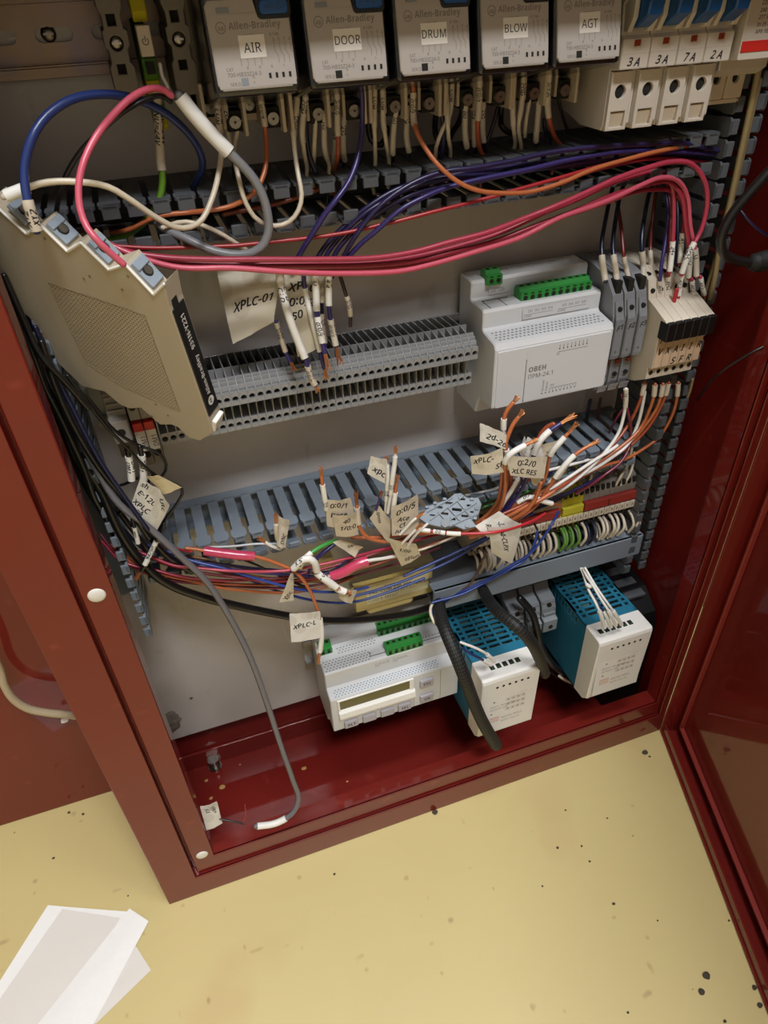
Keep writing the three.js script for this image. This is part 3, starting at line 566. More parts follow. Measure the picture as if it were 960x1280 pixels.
// ================= PLUG-IN RELAYS ON THEIR SOCKETS =================
const RN = ['AIR', 'DOOR', 'DRUM', 'BLOW', 'AGT'];
const TILT = -0.2;
RN.forEach((nm, i) => {
  const xs = [219.5, 262.5, 304.5, 346.5, 387][i];
  // socket
  const s = thing('relay_socket', `beige screw socket under the relay labelled ${nm}`, 'relay socket', [xs - 4, 470, 0], 'relay sockets');
  delete s.userData.group;
  mk('base', [bx(0, 8, 8, 40, 90, 34, 1), bx(-1, 2, 8, 41, 20, 36, 1)], M.beige, s);
  for (let k = 0; k < 5; k++) mk('barrier', bx(-1 + k * 9.7, -2 + (k % 2) * 3, 10, 0.8 + k * 9.7, 22, 53 - (k % 2) * 6, 0.4), M.beige, s);
  for (let k = 0; k < 4; k++) {
    const lo = k % 2 === 1, cx = 4.9 + k * 9.7, cy = lo ? 4 : 10, cz = lo ? 48 : 38;
    const q = mk('clamp', [bx(cx - 3.9, cy - 4.5, 12, cx + 3.9, cy + 5, cz - 1, 0.5)], M.hole, s);
    mk('clamp_screw', [cyl(cx, cy, cz, 3.3, 2.2, 'z', 18, 2.9), bx(cx - 2.4, cy - 0.5, cz + 0.9, cx + 2.4, cy + 0.5, cz + 1.4), bx(cx - 0.5, cy - 2.4, cz + 0.9, cx + 0.5, cy + 2.4, cz + 1.4)], M.chrome, q);
  }
  // relay with its tilted face
  const t = thing('plug_in_relay', `plug in relay with a pale printed face and the white sticker ${nm}`, 'relay', [xs, 492, 88]);
  t.rotation.x = TILT;
  const F = -0.5;
  mk('clear_case', [bx(-1.6, -2.2, -52, 37.6, 56, -1.8, 2.5)], M.clearDark, t);
  mk('face_plate', plate([[2, 0], [33, 0], [35.5, 2.6], [35.5, 26], [22, 26], [20.6, 33], [1.5, 33], [0, 31], [0, 2.2]], -2, -0.3, [], 0.4), M.facePlate = M.facePlate || S(0xaea69f, 0.5), t);
  decal('face_print', t, 34.4, 27, [17.9, 14.2, -0.16], [0, 0, 0], '#aea69f', (g) => {
    const c = '#5e5752', l = '#7b736c';
    g.strokeStyle = l; g.lineWidth = 0.35; g.beginPath(); g.arc(4.6, 4.6, 2, 0, 7); g.stroke(); text(g, 'AB', 4.6, 4.7, 2.1, { align: 'center', color: l, style: 'bold' });
    text(g, 'Allen-Bradley', 8, 4.4, 3.5, { style: 'bold', color: l });
    text(g, '24V DC', 13.5, 7.4, 1.7, { color: c }); text(g, '8 10A', 25, 7.4, 1.7, { color: c });
    '3574'.split('').forEach((q, k) => { text(g, q, 26 + k * 2.4, 9.6, 1.8, { color: c }); g.lineWidth = 0.22; g.beginPath(); g.moveTo(26.6 + k * 2.4, 11); g.lineTo(26.6 + k * 2.4, 14); g.lineTo(27.8 + k * 2.4, 16); g.lineTo(27.8 + k * 2.4, 18.6); g.stroke(); });
    'AABB'.split('').forEach((q, k) => { text(g, '8961'[k], 13 + k * 5.4, 19.2, 1.7, { color: c }); g.beginPath(); g.moveTo(11 + k * 3, 16); g.lineTo(11 + k * 3, 19); g.stroke(); });
    text(g, 'CAT', 4, 19.6, 1.8, { color: c }); text(g, '700-HB33Z24-3', 4, 22.2, 2.2, { color: c }); text(g, 'SER.D', 4.6, 25.1, 1.9, { color: c });
    text(g, 'N', 15, 23.8, 1.3, { color: c }); text(g, 'V', 15, 25.8, 1.3, { color: c });
  }, 9);
  mk('window', [bx(10.5, 1.4, -0.5, 13.6, 4.4, -0.05)], i === 0 ? M.gray : M.hole, t);
  for (let k = 0; k < 4; k++) mk('pin_window', bx(23 + k * 3, 3.6, -0.5, 24.1 + k * 3, 5.6, -0.02), M.hole, t);
  mk('vent_slot', bx(4.5, 28.2, -0.5, 10, 30.2, -0.1), M.gray, t);
  const lat = mk('latch', plate(rrect(21.5, 25.2, 36.6, 36, 2, 3), -1.9, 0.2, [], 0.4), M.black, t);
  mk('test_lever', plate(rrect(22.8, 26.8, 35.2, 32, 1.6, 3), 0.1, 1.5, [], 0.5), M.blueDeep, lat, 'blue plastic test lever with a raised arrow');
  mk('arrow', plate([[25, 29.8], [31, 29.8], [31, 30.8], [34, 29.4], [31, 28.2], [31, 29], [25, 29]], 1.4, 1.8), M.toggle, lat);
  decal('sticker', t, nm.length > 3 ? 13 : 11.4, 8.4, [17.6, 15.8, -0.02], [0, 0, 0], '#e4dfd8', (g, w, h) => text(g, nm, w / 2, h / 2 + 0.2, nm.length > 3 ? 4.5 : 5, { align: 'center', color: '#111' }), 12);
});
// ================= CIRCUIT BREAKERS =================
{
  const marks = ['3 A', '3 A', '7 A', '2 A'];
  const where = ['leftmost of the four, next to the relay row', 'second from the left of the four', 'second from the right of the four', 'rightmost of the four, next to the leakage breaker'];
  for (let i = 0; i < 4; i++) {
    const x = 431.5 + i * 17.6, y0 = 455, t = thing('circuit_breaker', `white miniature circuit breaker marked ${marks[i]}, ${where[i]}`, 'circuit breaker', [x, y0, 0]);
    const side = [[8, 8], [30, 4], [44, 0], [66, 0], [68, 3], [68, 29], [76, 30], [76, 43.5], [74, 45], [72, 58], [76, 62], [76, 74], [68, 76], [68, 98], [8, 98]];
    mk('housing', [prism(side, 0.2, 17.2, 0.5)], M.mcb = M.mcb || S(0xc9bfb2, 0.45), t);
    mk('terminal_face', plate([[0.3, 0.2], [13.4, 0.2], [13.4, 28.5], [0.3, 28.5]], 68, 70.6, [[6.8, 19, 3.4], [2.4, 1.8, 11.8, 9.6]], 0.3, 18), M.mcb, t);
    mk('clamp_screw', [cyl(6.8, 19, 68.4, 3.2, 0.8, 'z', 16), cyl(6.8, 19, 69, 2.4, 0.5, 'z', 16)], M.hole, t);
    mk('wire_pocket', prism([[67.9, 1], [68.4, 1], [69.6, 8.8], [67.9, 8.8]], 3, 11.4), M.beige, t);
    mk('toggle_frame', [prism([[72, 46], [77.5, 46.5], [81, 53], [81, 62], [72, 62]], 1, 3.6, 0.5), prism([[72, 46], [77.5, 46.5], [81, 53], [81, 62], [72, 62]], 12.8, 16.4, 0.5)], M.mcb, t);
    mk('toggle', [prism([[70, 47.5], [80, 48.5], [88, 54], [89, 60], [84, 64], [70, 62]], 3.8, 12.6, 0.8)], M.toggle, t, 'dark blue toggle');
    decal('marking', t, 16.6, 13, [8.7, 36.9, 76.12], [0, 0, 0], '#c9bfb2', (g) => { hand(g, marks[i], 4, 9.6, 5.2); g.fillStyle = '#b7ab9d'; g.fillRect(0, 6.4, 16.6, 0.25); g.strokeStyle = '#b7ab9d'; g.lineWidth = 0.25; g.strokeRect(6.6, 1.2, 4.4, 3.8); }, 8);
    mk('status_window', bx(7, 40.2, 75.9, 10.6, 43, 76.5), M.ind, t);
  }
  const t = thing('leakage_breaker', 'white leakage breaker with fine print and a red stripe at the top right corner', 'circuit breaker', [505, 455, 0]);
  mk('housing', [prism([[8, 24], [60, 20], [66, 24], [66, 29], [79, 30], [79, 98], [8, 98]], 0.2, 34, 0.6)], M.mcb, t);
  mk('stripe', bx(0.6, 33.4, 78.6, 33.6, 38.6, 79.4, 0.2), M.redLabel, t, 'red stripe');
  decal('fine_print', t, 33, 24, [17, 51.4, 79.14], [0, 0, 0], '#c2b8ab', (g) => { ['30mA  0.03A', '2P 25A', '220/230V~', '240 VAC MODE', '277 VAC/AC22', 'In 25 mA', 'APR 1020 7'].forEach((q, k) => text(g, q, 7, 2 + k * 3.2, 2.6, { style: 'bold', color: '#544e48' })); }, 8);
  const e = thing('earth_terminal', 'pair of joined pale screw terminals with earth symbols under the red stripe', 'terminal block', [505.5, 462, 0]);
  mk('housing', [prism([[8, -4], [44, -4], [54, 0], [56, 3], [56, 23], [8, 23]], 0, 27, 0.8), plate(rrect(0.6, 1, 13, 22.6, 1), 56, 58.6, [[6.8, 11.5, 2.7]], 0.4, 16), plate(rrect(14, 1, 26.6, 22.6, 1), 56, 58.6, [[20.3, 11.5, 2.7]], 0.4, 16), bx(0, -1.6, 40, 26.6, 0.8, 58, 0.5)], M.beigePale, e);
  mk('clamp_screw', [cyl(6.8, 11.5, 56.2, 2.4, 0.8, 'z', 14)], M.hole, e); mk('clamp_screw', [cyl(20.3, 11.5, 56.2, 2.4, 0.8, 'z', 14)], M.hole, e);
  for (const q of [6.8, 20.3]) decal('earth_symbol', e, 6, 5, [q, 18.6, 58.66], [0, 0, 0], '#cfc1ac', (g) => { g.fillStyle = '#4a443e'; g.fillRect(2.8, 0.4, 0.4, 2); g.fillRect(0.8, 2.2, 4.4, 0.5); g.fillRect(1.6, 3.2, 2.8, 0.4); g.fillRect(2.4, 4.1, 1.2, 0.4); }, 10);
}
// ================= TERMINALS AT THE TOP LEFT =================
for (let i = 0; i < 2; i++) {
  const x = [177, 205][i], t = thing('end_bracket', i ? 'brown grey screw end bracket right of the green and yellow earth terminal' : 'brown grey screw end bracket left of the green and yellow earth terminal', 'end bracket', [x, 487, 0]);
  const H = 47;
  mk('housing', [plate([[0, 0], [11, 0], [11, 13], [9.6, 15], [9.6, 20], [11, 21.5], [11, 27], [9.6, 28], [9.6, 33], [11, 36], [11, H], [0, H], [0, 36], [1.2, 33], [1.2, 28], [0, 27], [0, 21.5], [1.2, 20], [1.2, 15], [0, 13]], 8, 46, [[3.2, 10.4, 7, 14.4], [5.3, 22.4, 3], [3.2, 29, 7, 33.4]], 0.5)], M.brk = M.brk || S(0x7d746a, 0.55), t);
  mk('core', bx(1.8, 1, 8, 9, H - 1, 42), M.hole, t);
  mk('clamp_screw', [new THREE.SphereGeometry(2.9, 16, 8).scale(1, 1, 0.5).translate(5.3, 22.4, 43.5), bx(3.2, 22, 44.6, 7.4, 22.8, 45.4)], M.screw, t);
}
{
  const t = thing('earth_terminal_block', 'green and yellow earth terminal at the top left between two end brackets', 'terminal block', [191.5, 473, 0]);
  const col = [[0, 6, M.pe], [6, 9, M.peGreen], [15, 6, M.pe], [21, 9, M.peGreen], [44, 10, M.pe]];
  for (const [y, h, m] of col) mk('housing_step', prism([[8, y + 14], [44 + y * 0.1, y], [48 + y * 0.1, y + h * 0.4], [46 + y * 0.1, y + h], [8, y + h + 14]], 0, 6.4, 0.5), m, t);
  mk('wire_entry', bx(1.2, 10, 45, 5.2, 14.6, 49.4), M.hole, t); mk('wire_entry', bx(1.2, 24, 46, 5.2, 29, 51), M.hole, t);
  mk('marker', [bx(0.2, 31, 44, 6.2, 43, 53, 0.6)], M.beigePale, t);
  decal('marker_print', t, 5, 7, [3.2, 37, 53.1], [0, 0, 0], '#cfc1ac', (g) => { g.strokeStyle = '#6a625a'; g.lineWidth = 0.5; g.beginPath(); g.arc(2.5, 3.6, 1.3, -1, 4.2); g.stroke(); g.beginPath(); g.moveTo(2.5, 1.4); g.lineTo(2.5, 3.8); g.stroke(); }, 10);
}
// ================= HANGING SIGNAL CONVERTER =================
// The slim module was pulled off its rail and hangs by its wires; its outline is laid out on its own tilted plane.
{
  const A = P(258, 545, 96), B = P(205, 352, 122), C = P(0, 250, 84);
  const xa = B.clone().sub(C).normalize();               // along the stepped upper edge towards the front
  const nz = xa.clone().cross(A.clone().sub(B)).normalize().negate(); if (nz.dot(CAM.clone().sub(B)) < 0) nz.negate();
  const yb = nz.clone().cross(xa).normalize();
  const O = B.clone();
  const t = thing('signal_converter', 'slim cream signal converter with a black front strip, hanging by its wires', 'converter', [O.x, O.y, O.z]);
  t.quaternion.setFromRotationMatrix(new THREE.Matrix4().makeBasis(xa, yb, nz));
  const onPlane = (px, py) => { const d = P(px, py, 0).sub(CAM).normalize(); const s = O.clone().sub(CAM).dot(nz) / d.dot(nz); const q = CAM.clone().addScaledVector(d, s).sub(O); return [q.dot(xa), q.dot(yb)]; };
  const out = [[-14, 250], [0, 262], [33, 292], [50, 281], [84, 314], [101, 303], [136, 337], [156, 330], [192, 368], [205, 355], [212, 385], [262, 528], [265, 541], [250, 551], [236, 547], [222, 534], [214, 531], [200, 531], [176, 510], [162, 511], [150, 506], [131, 490], [103, 483], [70, 452], [0, 352], [-14, 336]].map(([a, b]) => onPlane(a, b));
  const TH = 12.5;
  mk('housing', plate(out, -TH, 0, [], 0.5), M.conv = Ph(0xb5a994, 0.5, { clearcoat: 0.1 }), t);
  mk('edge_rim', [tube(out.slice(0, 10).map(([a, b]) => V3(a, b, 0.1)).reduce((c, p, i, arr) => { if (i) c.push(p.clone().lerp(arr[i - 1], 0.9), p.clone().lerp(arr[i - 1], 0.1)); c.push(p); return c; }, []), 0.7, 120, 6)], M.whiteBright, t);
  // printed circuit relief behind the side cover
  const pr = [[60, 353], [120, 373], [181, 394], [225, 514], [152, 482], [107, 453]].map(([a, b]) => onPlane(a, b));
  const groove = []; for (let k = 0; k < 6; k++) { const a = pr[k], b = pr[(k + 1) % 6]; groove.push(tube([V3(a[0], a[1], 0.05), V3(b[0], b[1], 0.05)], 0.22, 2, 5)); }
  mk('vent_frame', groove, M.convDark = S(0x84755e, 0.6), t);
  const holes = []; const inside = (x, y) => { let c = false; for (let i = 0, j = 5; i < 6; j = i++) { const [xi, yi] = pr[i], [xj, yj] = pr[j]; if ((yi > y) !== (yj > y) && x < (xj - xi) * (y - yi) / (yj - yi) + xi) c = !c; } return c; };
  const hg = new THREE.BoxGeometry(0.9, 0.7, 0.2);
  for (let u = -140; u < 20; u += 1.7) for (let v = -140; v < 40; v += 1.6) { const x = u + (Math.round(v / 1.6) % 2) * 0.85; if (inside(x, v) && Math.abs(((u * 0.6 + v) % 17) - 8) > 1.3) holes.push(hg.clone().translate(x, v, 0.02)); }
  mk('vent_field', holes, M.convDark, t).userData.kind = 'stuff';
  for (const [a, b] of [[105, 348], [160, 345], [56, 298], [112, 345], [153, 362], [190, 520], [225, 540], [195, 505], [210, 519]]) { const [x, y] = onPlane(a, b); mk('rivet_hole', cyl(x, y, 0.1, 0.7, 0.3, 'z', 8), M.convDark, t); }
  // terminal blocks on the four steps
  [[[4, 258], [31, 285]], [[52, 283], [82, 310]], [[104, 306], [134, 334]], [[158, 333], [190, 364]]].forEach(([a, b], i) => {
    const p = onPlane(...a), q = onPlane(...b), L = Math.hypot(q[0] - p[0], q[1] - p[1]), an = Math.atan2(q[1] - p[1], q[0] - p[0]);
    const g = new THREE.Group(); g.name = 'screw_terminal'; g.position.set(p[0] * K, p[1] * K, -TH / 2 * K); g.rotation.z = an; t.add(g);
    mk('clamp_body', [bx(0.6, -1, -4.8, L - 0.4, 1.2, 4.8, 0.6), bx(0.6, 0.8, -4.6, L * 0.36, 2.2, 4.6, 0.6)], M.bluegray, g);
    mk('clamp_screw', [cyl(L * 0.5, 1.4, 0, 2.1, 0.9, 'y', 16), bx(L * 0.5 - 1.8, 1.6, -0.4, L * 0.5 + 1.8, 2, 0.4)], M.chrome, g);
    mk('screw_well', new THREE.TorusGeometry(2.4, 0.5, 6, 18).rotateX(Math.PI / 2).translate(L * 0.5, 1.2, 0), M.hole, g);
  });
  // black front strip on the narrow edge
  const e0 = onPlane(212, 390), e1 = onPlane(259, 522), L = Math.hypot(e1[0] - e0[0], e1[1] - e0[1]), an = Math.atan2(e1[1] - e0[1], e1[0] - e0[0]);
  const f = new THREE.Group(); f.name = 'front_strip'; f.position.set(e0[0] * K, e0[1] * K, -TH / 2 * K); f.rotation.z = an; t.add(f);
  mk('strip_body', [bx(0, -0.4, -TH / 2 + 1, L, 1.4, TH / 2 - 0.8, 0.5), bx(-5, -0.4, -1, 0.5, 1.2, TH / 2 - 2.4, 0.3)], M.black, f, 'black printed front strip');
  decal('strip_print', f, L - 8, 7.4, [L / 2, 1.5, 0.2], [-Math.PI / 2, 0, 0], '#0d0d0e', (g, w) => {
    g.save(); g.translate(w, 7.4); g.rotate(Math.PI);
    text(g, 'Allen-Bradley', 8, 3.8, 4, { style: 'bold', color: '#d9d6cf' }); text(g, '931N-Y221', 38, 3.8, 4.2, { style: 'bold', color: '#d9d6cf' }); text(g, 'PWR', 65, 3.8, 2.8, { color: '#d9d6cf' });
    g.fillStyle = '#d9d6cf'; g.beginPath(); g.arc(3.8, 3.7, 2.8, 0, 7); g.fill(); text(g, 'AB', 3.8, 3.8, 2.6, { align: 'center', color: '#111', style: 'bold' }); g.restore();
  }, 10);
  const c0 = onPlane(263, 540);
  mk('foot_latch', bx(c0[0] - 1, c0[1] - 1, -TH + 1.5, c0[0] + 2, c0[1] + 8, -1.5, 0.8), M.whiteBright, t);
}
// ================= WIRES: HELPERS =================
// a path is written as "x,y,z x,y ..." : pixel of the photograph and distance in front of the panel in mm (kept until changed)
function path(s) {
  let z = 60; const o = [];
  for (const q of s.trim().split(/\s+/)) { const a = q.split(',').map(Number); if (a.length > 2) z = a[2]; o.push(P(a[0], a[1], z)); }
  return o;
}
const C_ = { orange: 0xb9683e, redOrange: 0xa85032, purple: 0x272048, violet: 0x342b66, navy: 0x161b33, blue: 0x2c4490, red: 0x98283c, pink: 0xc8566a, rose: 0xb03a50, maroon: 0x6e2436, cream: 0xd9cdb6, white: 0xe2dfd8, black: 0x141414, brown: 0x5a2f20, grey: 0x85868a, green: 0x3f8a3f, leaf: 0x5c8a1e, teal: 0x2f8f7a, dark: 0x2a2230 };
function strands(c, t, L, dir, parent, r = 1.1, dark) {
  const p = c.getPointAt(t), d = c.getTangentAt(t).multiplyScalar(dir), g = [];
  const a = Math.abs(d.y) < 0.9 ? V3(0, 1, 0) : V3(1, 0, 0), u = d.clone().cross(a).normalize(), v = d.clone().cross(u);
  for (let k = 0; k < 8; k++) {
    const q = [], ph = k * 0.785, s = rr(0.4, 1.5), l = L * rr(0.75, 1.05);
    for (let i = 0; i <= 4; i++) { const f = i / 4, R = r * 0.62 * (1 + s * f * f * 0.9), an = ph + f * 1.6; q.push(p.clone().addScaledVector(d, l * f - 0.6).addScaledVector(u, R * Math.cos(an)).addScaledVector(v, R * Math.sin(an))); }
    g.push(tube(q, 0.3, 6, 5));
  }
  mk('copper_strands', g, dark ? M.copperDark : M.copper, parent, 'bare twisted copper strands');
}
function sleeve(c, t0, t1, r, mat, parent, txt, name = 'marker_sleeve') {
  const s = sub(c, t0, t1), L = s.getLength();
  const g = new THREE.TubeGeometry(s, 10, r, 12, false);
  const ring = [0, 1].map((t) => { const k = new THREE.RingGeometry(r * 0.72, r, 14); const d = s.getTangentAt(t); k.applyQuaternion(new THREE.Quaternion().setFromUnitVectors(V3(0, 0, 1), d)); return k.translate(...s.getPointAt(t).toArray()); });
  if (!txt) return mk(name, [g, ...ring], mat, parent);
  const H = r * 6.28, col = '#' + mat.color.clone().getHexString();
  const cl = cell(L * 7, H * 7, col, (k) => { k.scale(7, 7); for (const y of [0.06, 0.31, 0.56, 0.81]) hand(k, txt, L * 0.16, H * y, Math.min(r * 1.7, L / txt.length * 1.1)); });
  toCell(g, cl); ring.forEach((k) => toCell(k, { u0: cl.u0 + 0.0006, u1: cl.u0 + 0.0007, v0: cl.v0 + 0.0006, v1: cl.v0 + 0.0007 }));
  return mk(name, [g, ...ring], cl.mat, parent);
}
// one wire, one thing: insulation, marker sleeves, bare copper. Wires are gathered first, pushed apart where they touch, then built.
const pending = [];
function w(label, color, r, s, o = {}) {
  const pts = Array.isArray(s) ? s : path(s);
  if (o.dive) { const e = pts[pts.length - 1]; pts.push(V3(e.x, e.y - 9, e.z - 6), V3(e.x + 2, e.y - 16, e.z - 10)); }
  const c = curve(pts), L = c.getLength(), n = Math.max(6, Math.min(160, Math.round(L / 2.6))), q = [];
  for (let i = 0; i <= n; i++) { const t = i / n; let k = r; for (const [a, b, , , f] of o.sl || []) if (t > a - 0.01 && t < b + 0.01) k = Math.max(k, r * (f || 1.32)); q.push({ p: c.getPointAt(t), d: V3(0, 0, 0), r: k, t }); }
  pending.push({ label, color, r, o, q });
}
function settleWires() {
  const C = 9, all = []; pending.forEach((k, i) => k.q.forEach((s, j) => all.push([i, j, s])));
  const key = (x, y, z) => ((x + 400) * 2000 + (y + 400)) * 400 + z + 100, tmp = V3(0, 0, 0);
  for (let it = 0; it < 60; it++) {
    const grid = new Map();
    for (const a of all) { const p = a[2].x = a[2].p.clone().add(a[2].d); a[2].n = 0; a[2].m = V3(0, 0, 0); const k = key(Math.floor(p.x / C), Math.floor(p.y / C), Math.floor(p.z / C)); (grid.get(k) || grid.set(k, []).get(k)).push(a); }
    for (const a of all) {
      const p = a[2].x, cx = Math.floor(p.x / C), cy = Math.floor(p.y / C), cz = Math.floor(p.z / C);
      for (let x = -1; x <= 1; x++) for (let y = -1; y <= 1; y++) for (let z = -1; z <= 1; z++) for (const b of grid.get(key(cx + x, cy + y, cz + z)) || []) {
        if (b[0] === a[0]) continue;
        const need = a[2].r + b[2].r + 0.45, d = tmp.copy(p).sub(b[2].x), l = d.length();
        if (l < need) { if (l < 0.05) d.set(0.2, 0.3, a[0] > b[0] ? 1 : -1).normalize(); else d.divideScalar(l); a[2].m.addScaledVector(d, (need - l) * 0.5); a[2].n++; }
      }
    }
    for (const k of pending) {
      for (const s of k.q) if (s.n) s.d.addScaledVector(s.m, 0.9 / Math.max(1, s.n * 0.6));
      const o = k.q.map((s) => s.d.clone());
      for (let i = 0; i < o.length; i++) { const a = o[Math.max(0, i - 1)], b = o[Math.min(o.length - 1, i + 1)]; k.q[i].d.copy(o[i]).multiplyScalar(0.6).addScaledVector(a, 0.2).addScaledVector(b, 0.2).clampLength(0, 12); }
    }
  }
}
function buildWire({ label, color, r, o, q }) {
  const pts = []; q.forEach((s, i) => { if (i % 2 === 0 || i === q.length - 1) pts.push(s.p.clone().add(s.d)); });
  const base = pts[0].clone(), c = curve(pts.map((p) => p.clone().sub(base)));
  c.arcLengthDivisions = 400;
  const mat = typeof color === 'number' ? W(color, o.rough) : color;
  const cat = o.cat || 'wire', nm = o.name || 'wire';
  if (!o.sl && !o.tip && !o.tip0 && !o.parts) {
    const m = mk(nm, tube(c, r, 0, o.rad || 8), mat); m.position.copy(base.multiplyScalar(K)); return meta(m, label, cat, o.group);
  }
  const t = thing(nm, label, cat, base.toArray(), o.group);
  mk('insulation', tube(c, r, 0, o.rad || 8), mat, t);
  for (const [a, b, m, txt, k] of o.sl || []) sleeve(c, a, b, r * (k || 1.32), m || M.sleeve, t, txt);
  if (o.tip) strands(c, 1, o.tip, 1, t, r, o.dark);
  if (o.tip0) strands(c, 0, o.tip0, -1, t, r, o.dark);
  if (o.parts) o.parts(t, c);
  return t;
}
// a sheet of paper between four corners [x, y, z] (pixel, pixel, mm): top left, top right, bottom right, bottom left as read
function flag(name, label, cat, corners, bow, bg, draw, o = {}) {
  const c = corners.map((s) => { const [a, b, z] = s; return P(a, b, z); });
  const w_ = (c[0].distanceTo(c[1]) + c[3].distanceTo(c[2])) / 2, h_ = (c[0].distanceTo(c[3]) + c[1].distanceTo(c[2])) / 2;
  const n = c[1].clone().sub(c[0]).cross(c[3].clone().sub(c[0])).normalize(); if (n.dot(CAM.clone().sub(c[0])) < 0) n.negate();
  const base = c[0].clone(), NX = 14, NY = 10, pos = [], uv = [], idx = [];
  const at = (u, v) => {
    const p = c[0].clone().lerp(c[1], u).lerp(c[3].clone().lerp(c[2], u), v);
    const crinkle = o.crinkle ?? 0.25;
    p.addScaledVector(n, bow * Math.sin(Math.PI * u) + (o.bowV || 0) * Math.sin(Math.PI * v) + (o.curl || 0) * u * u + crinkle * (vnoise(u * 4, v * 4, 8, 17 + Math.round(w_)) - 0.5) * 2);
    // ragged edge
    const rag = o.rag ?? 0.5; if (u === 0 || u === 1 || v === 0 || v === 1) { const k = (vnoise(u * 9 + 3, v * 9 + 1, 16, 5) - 0.5) * rag; p.addScaledVector(c[1].clone().sub(c[0]).normalize(), k).addScaledVector(c[3].clone().sub(c[0]).normalize(), k * 0.7); }
    return p.sub(base);
  };
  for (const side of [0, 1]) for (let j = 0; j <= NY; j++) for (let i = 0; i <= NX; i++) { const p = at(i / NX, j / NY).addScaledVector(n, side ? -0.18 : 0); pos.push(p.x, p.y, p.z); uv.push(side ? 0.002 : i / NX, side ? 0.002 : 1 - j / NY); }
  const q = (NX + 1) * (NY + 1);
  for (const side of [0, 1]) for (let j = 0; j < NY; j++) for (let i = 0; i < NX; i++) { const a = side * q + j * (NX + 1) + i, b = a + 1, d = a + NX + 1, e = d + 1; idx.push(...(side ? [a, b, d, b, e, d] : [a, d, b, b, d, e])); }
  const g = new THREE.BufferGeometry(); g.setAttribute('position', new THREE.Float32BufferAttribute(pos, 3)); g.setAttribute('uv', new THREE.Float32BufferAttribute(uv, 2)); g.setIndex(idx); g.computeVertexNormals();
  const dn = o.dens || 9;
  const cl = cell(w_ * dn, h_ * dn, bg, (k) => { k.scale(dn, dn); const W0 = w_, H0 = h_; k.globalAlpha = 0.10; k.fillStyle = '#6b5a3a'; for (let i = 0; i < 5; i++) { k.beginPath(); k.arc(hash(i, 3, 9) * W0, hash(i, 7, 2) * H0, H0 * 0.16, 0, 7); k.fill(); } k.globalAlpha = 1; k.fillStyle = '#1a1a1a'; draw && draw(k, W0, H0); });
  const m = mk(name, toCell(g, cl), cl.paper); m.position.copy(base.multiplyScalar(K));
  return meta(m, label, cat, o.group);
}
// ================= WIRES OF THE RELAY ROW =================
const SC = M.sleeveCream, RG = 'wires from the relay sockets into the upper duct';
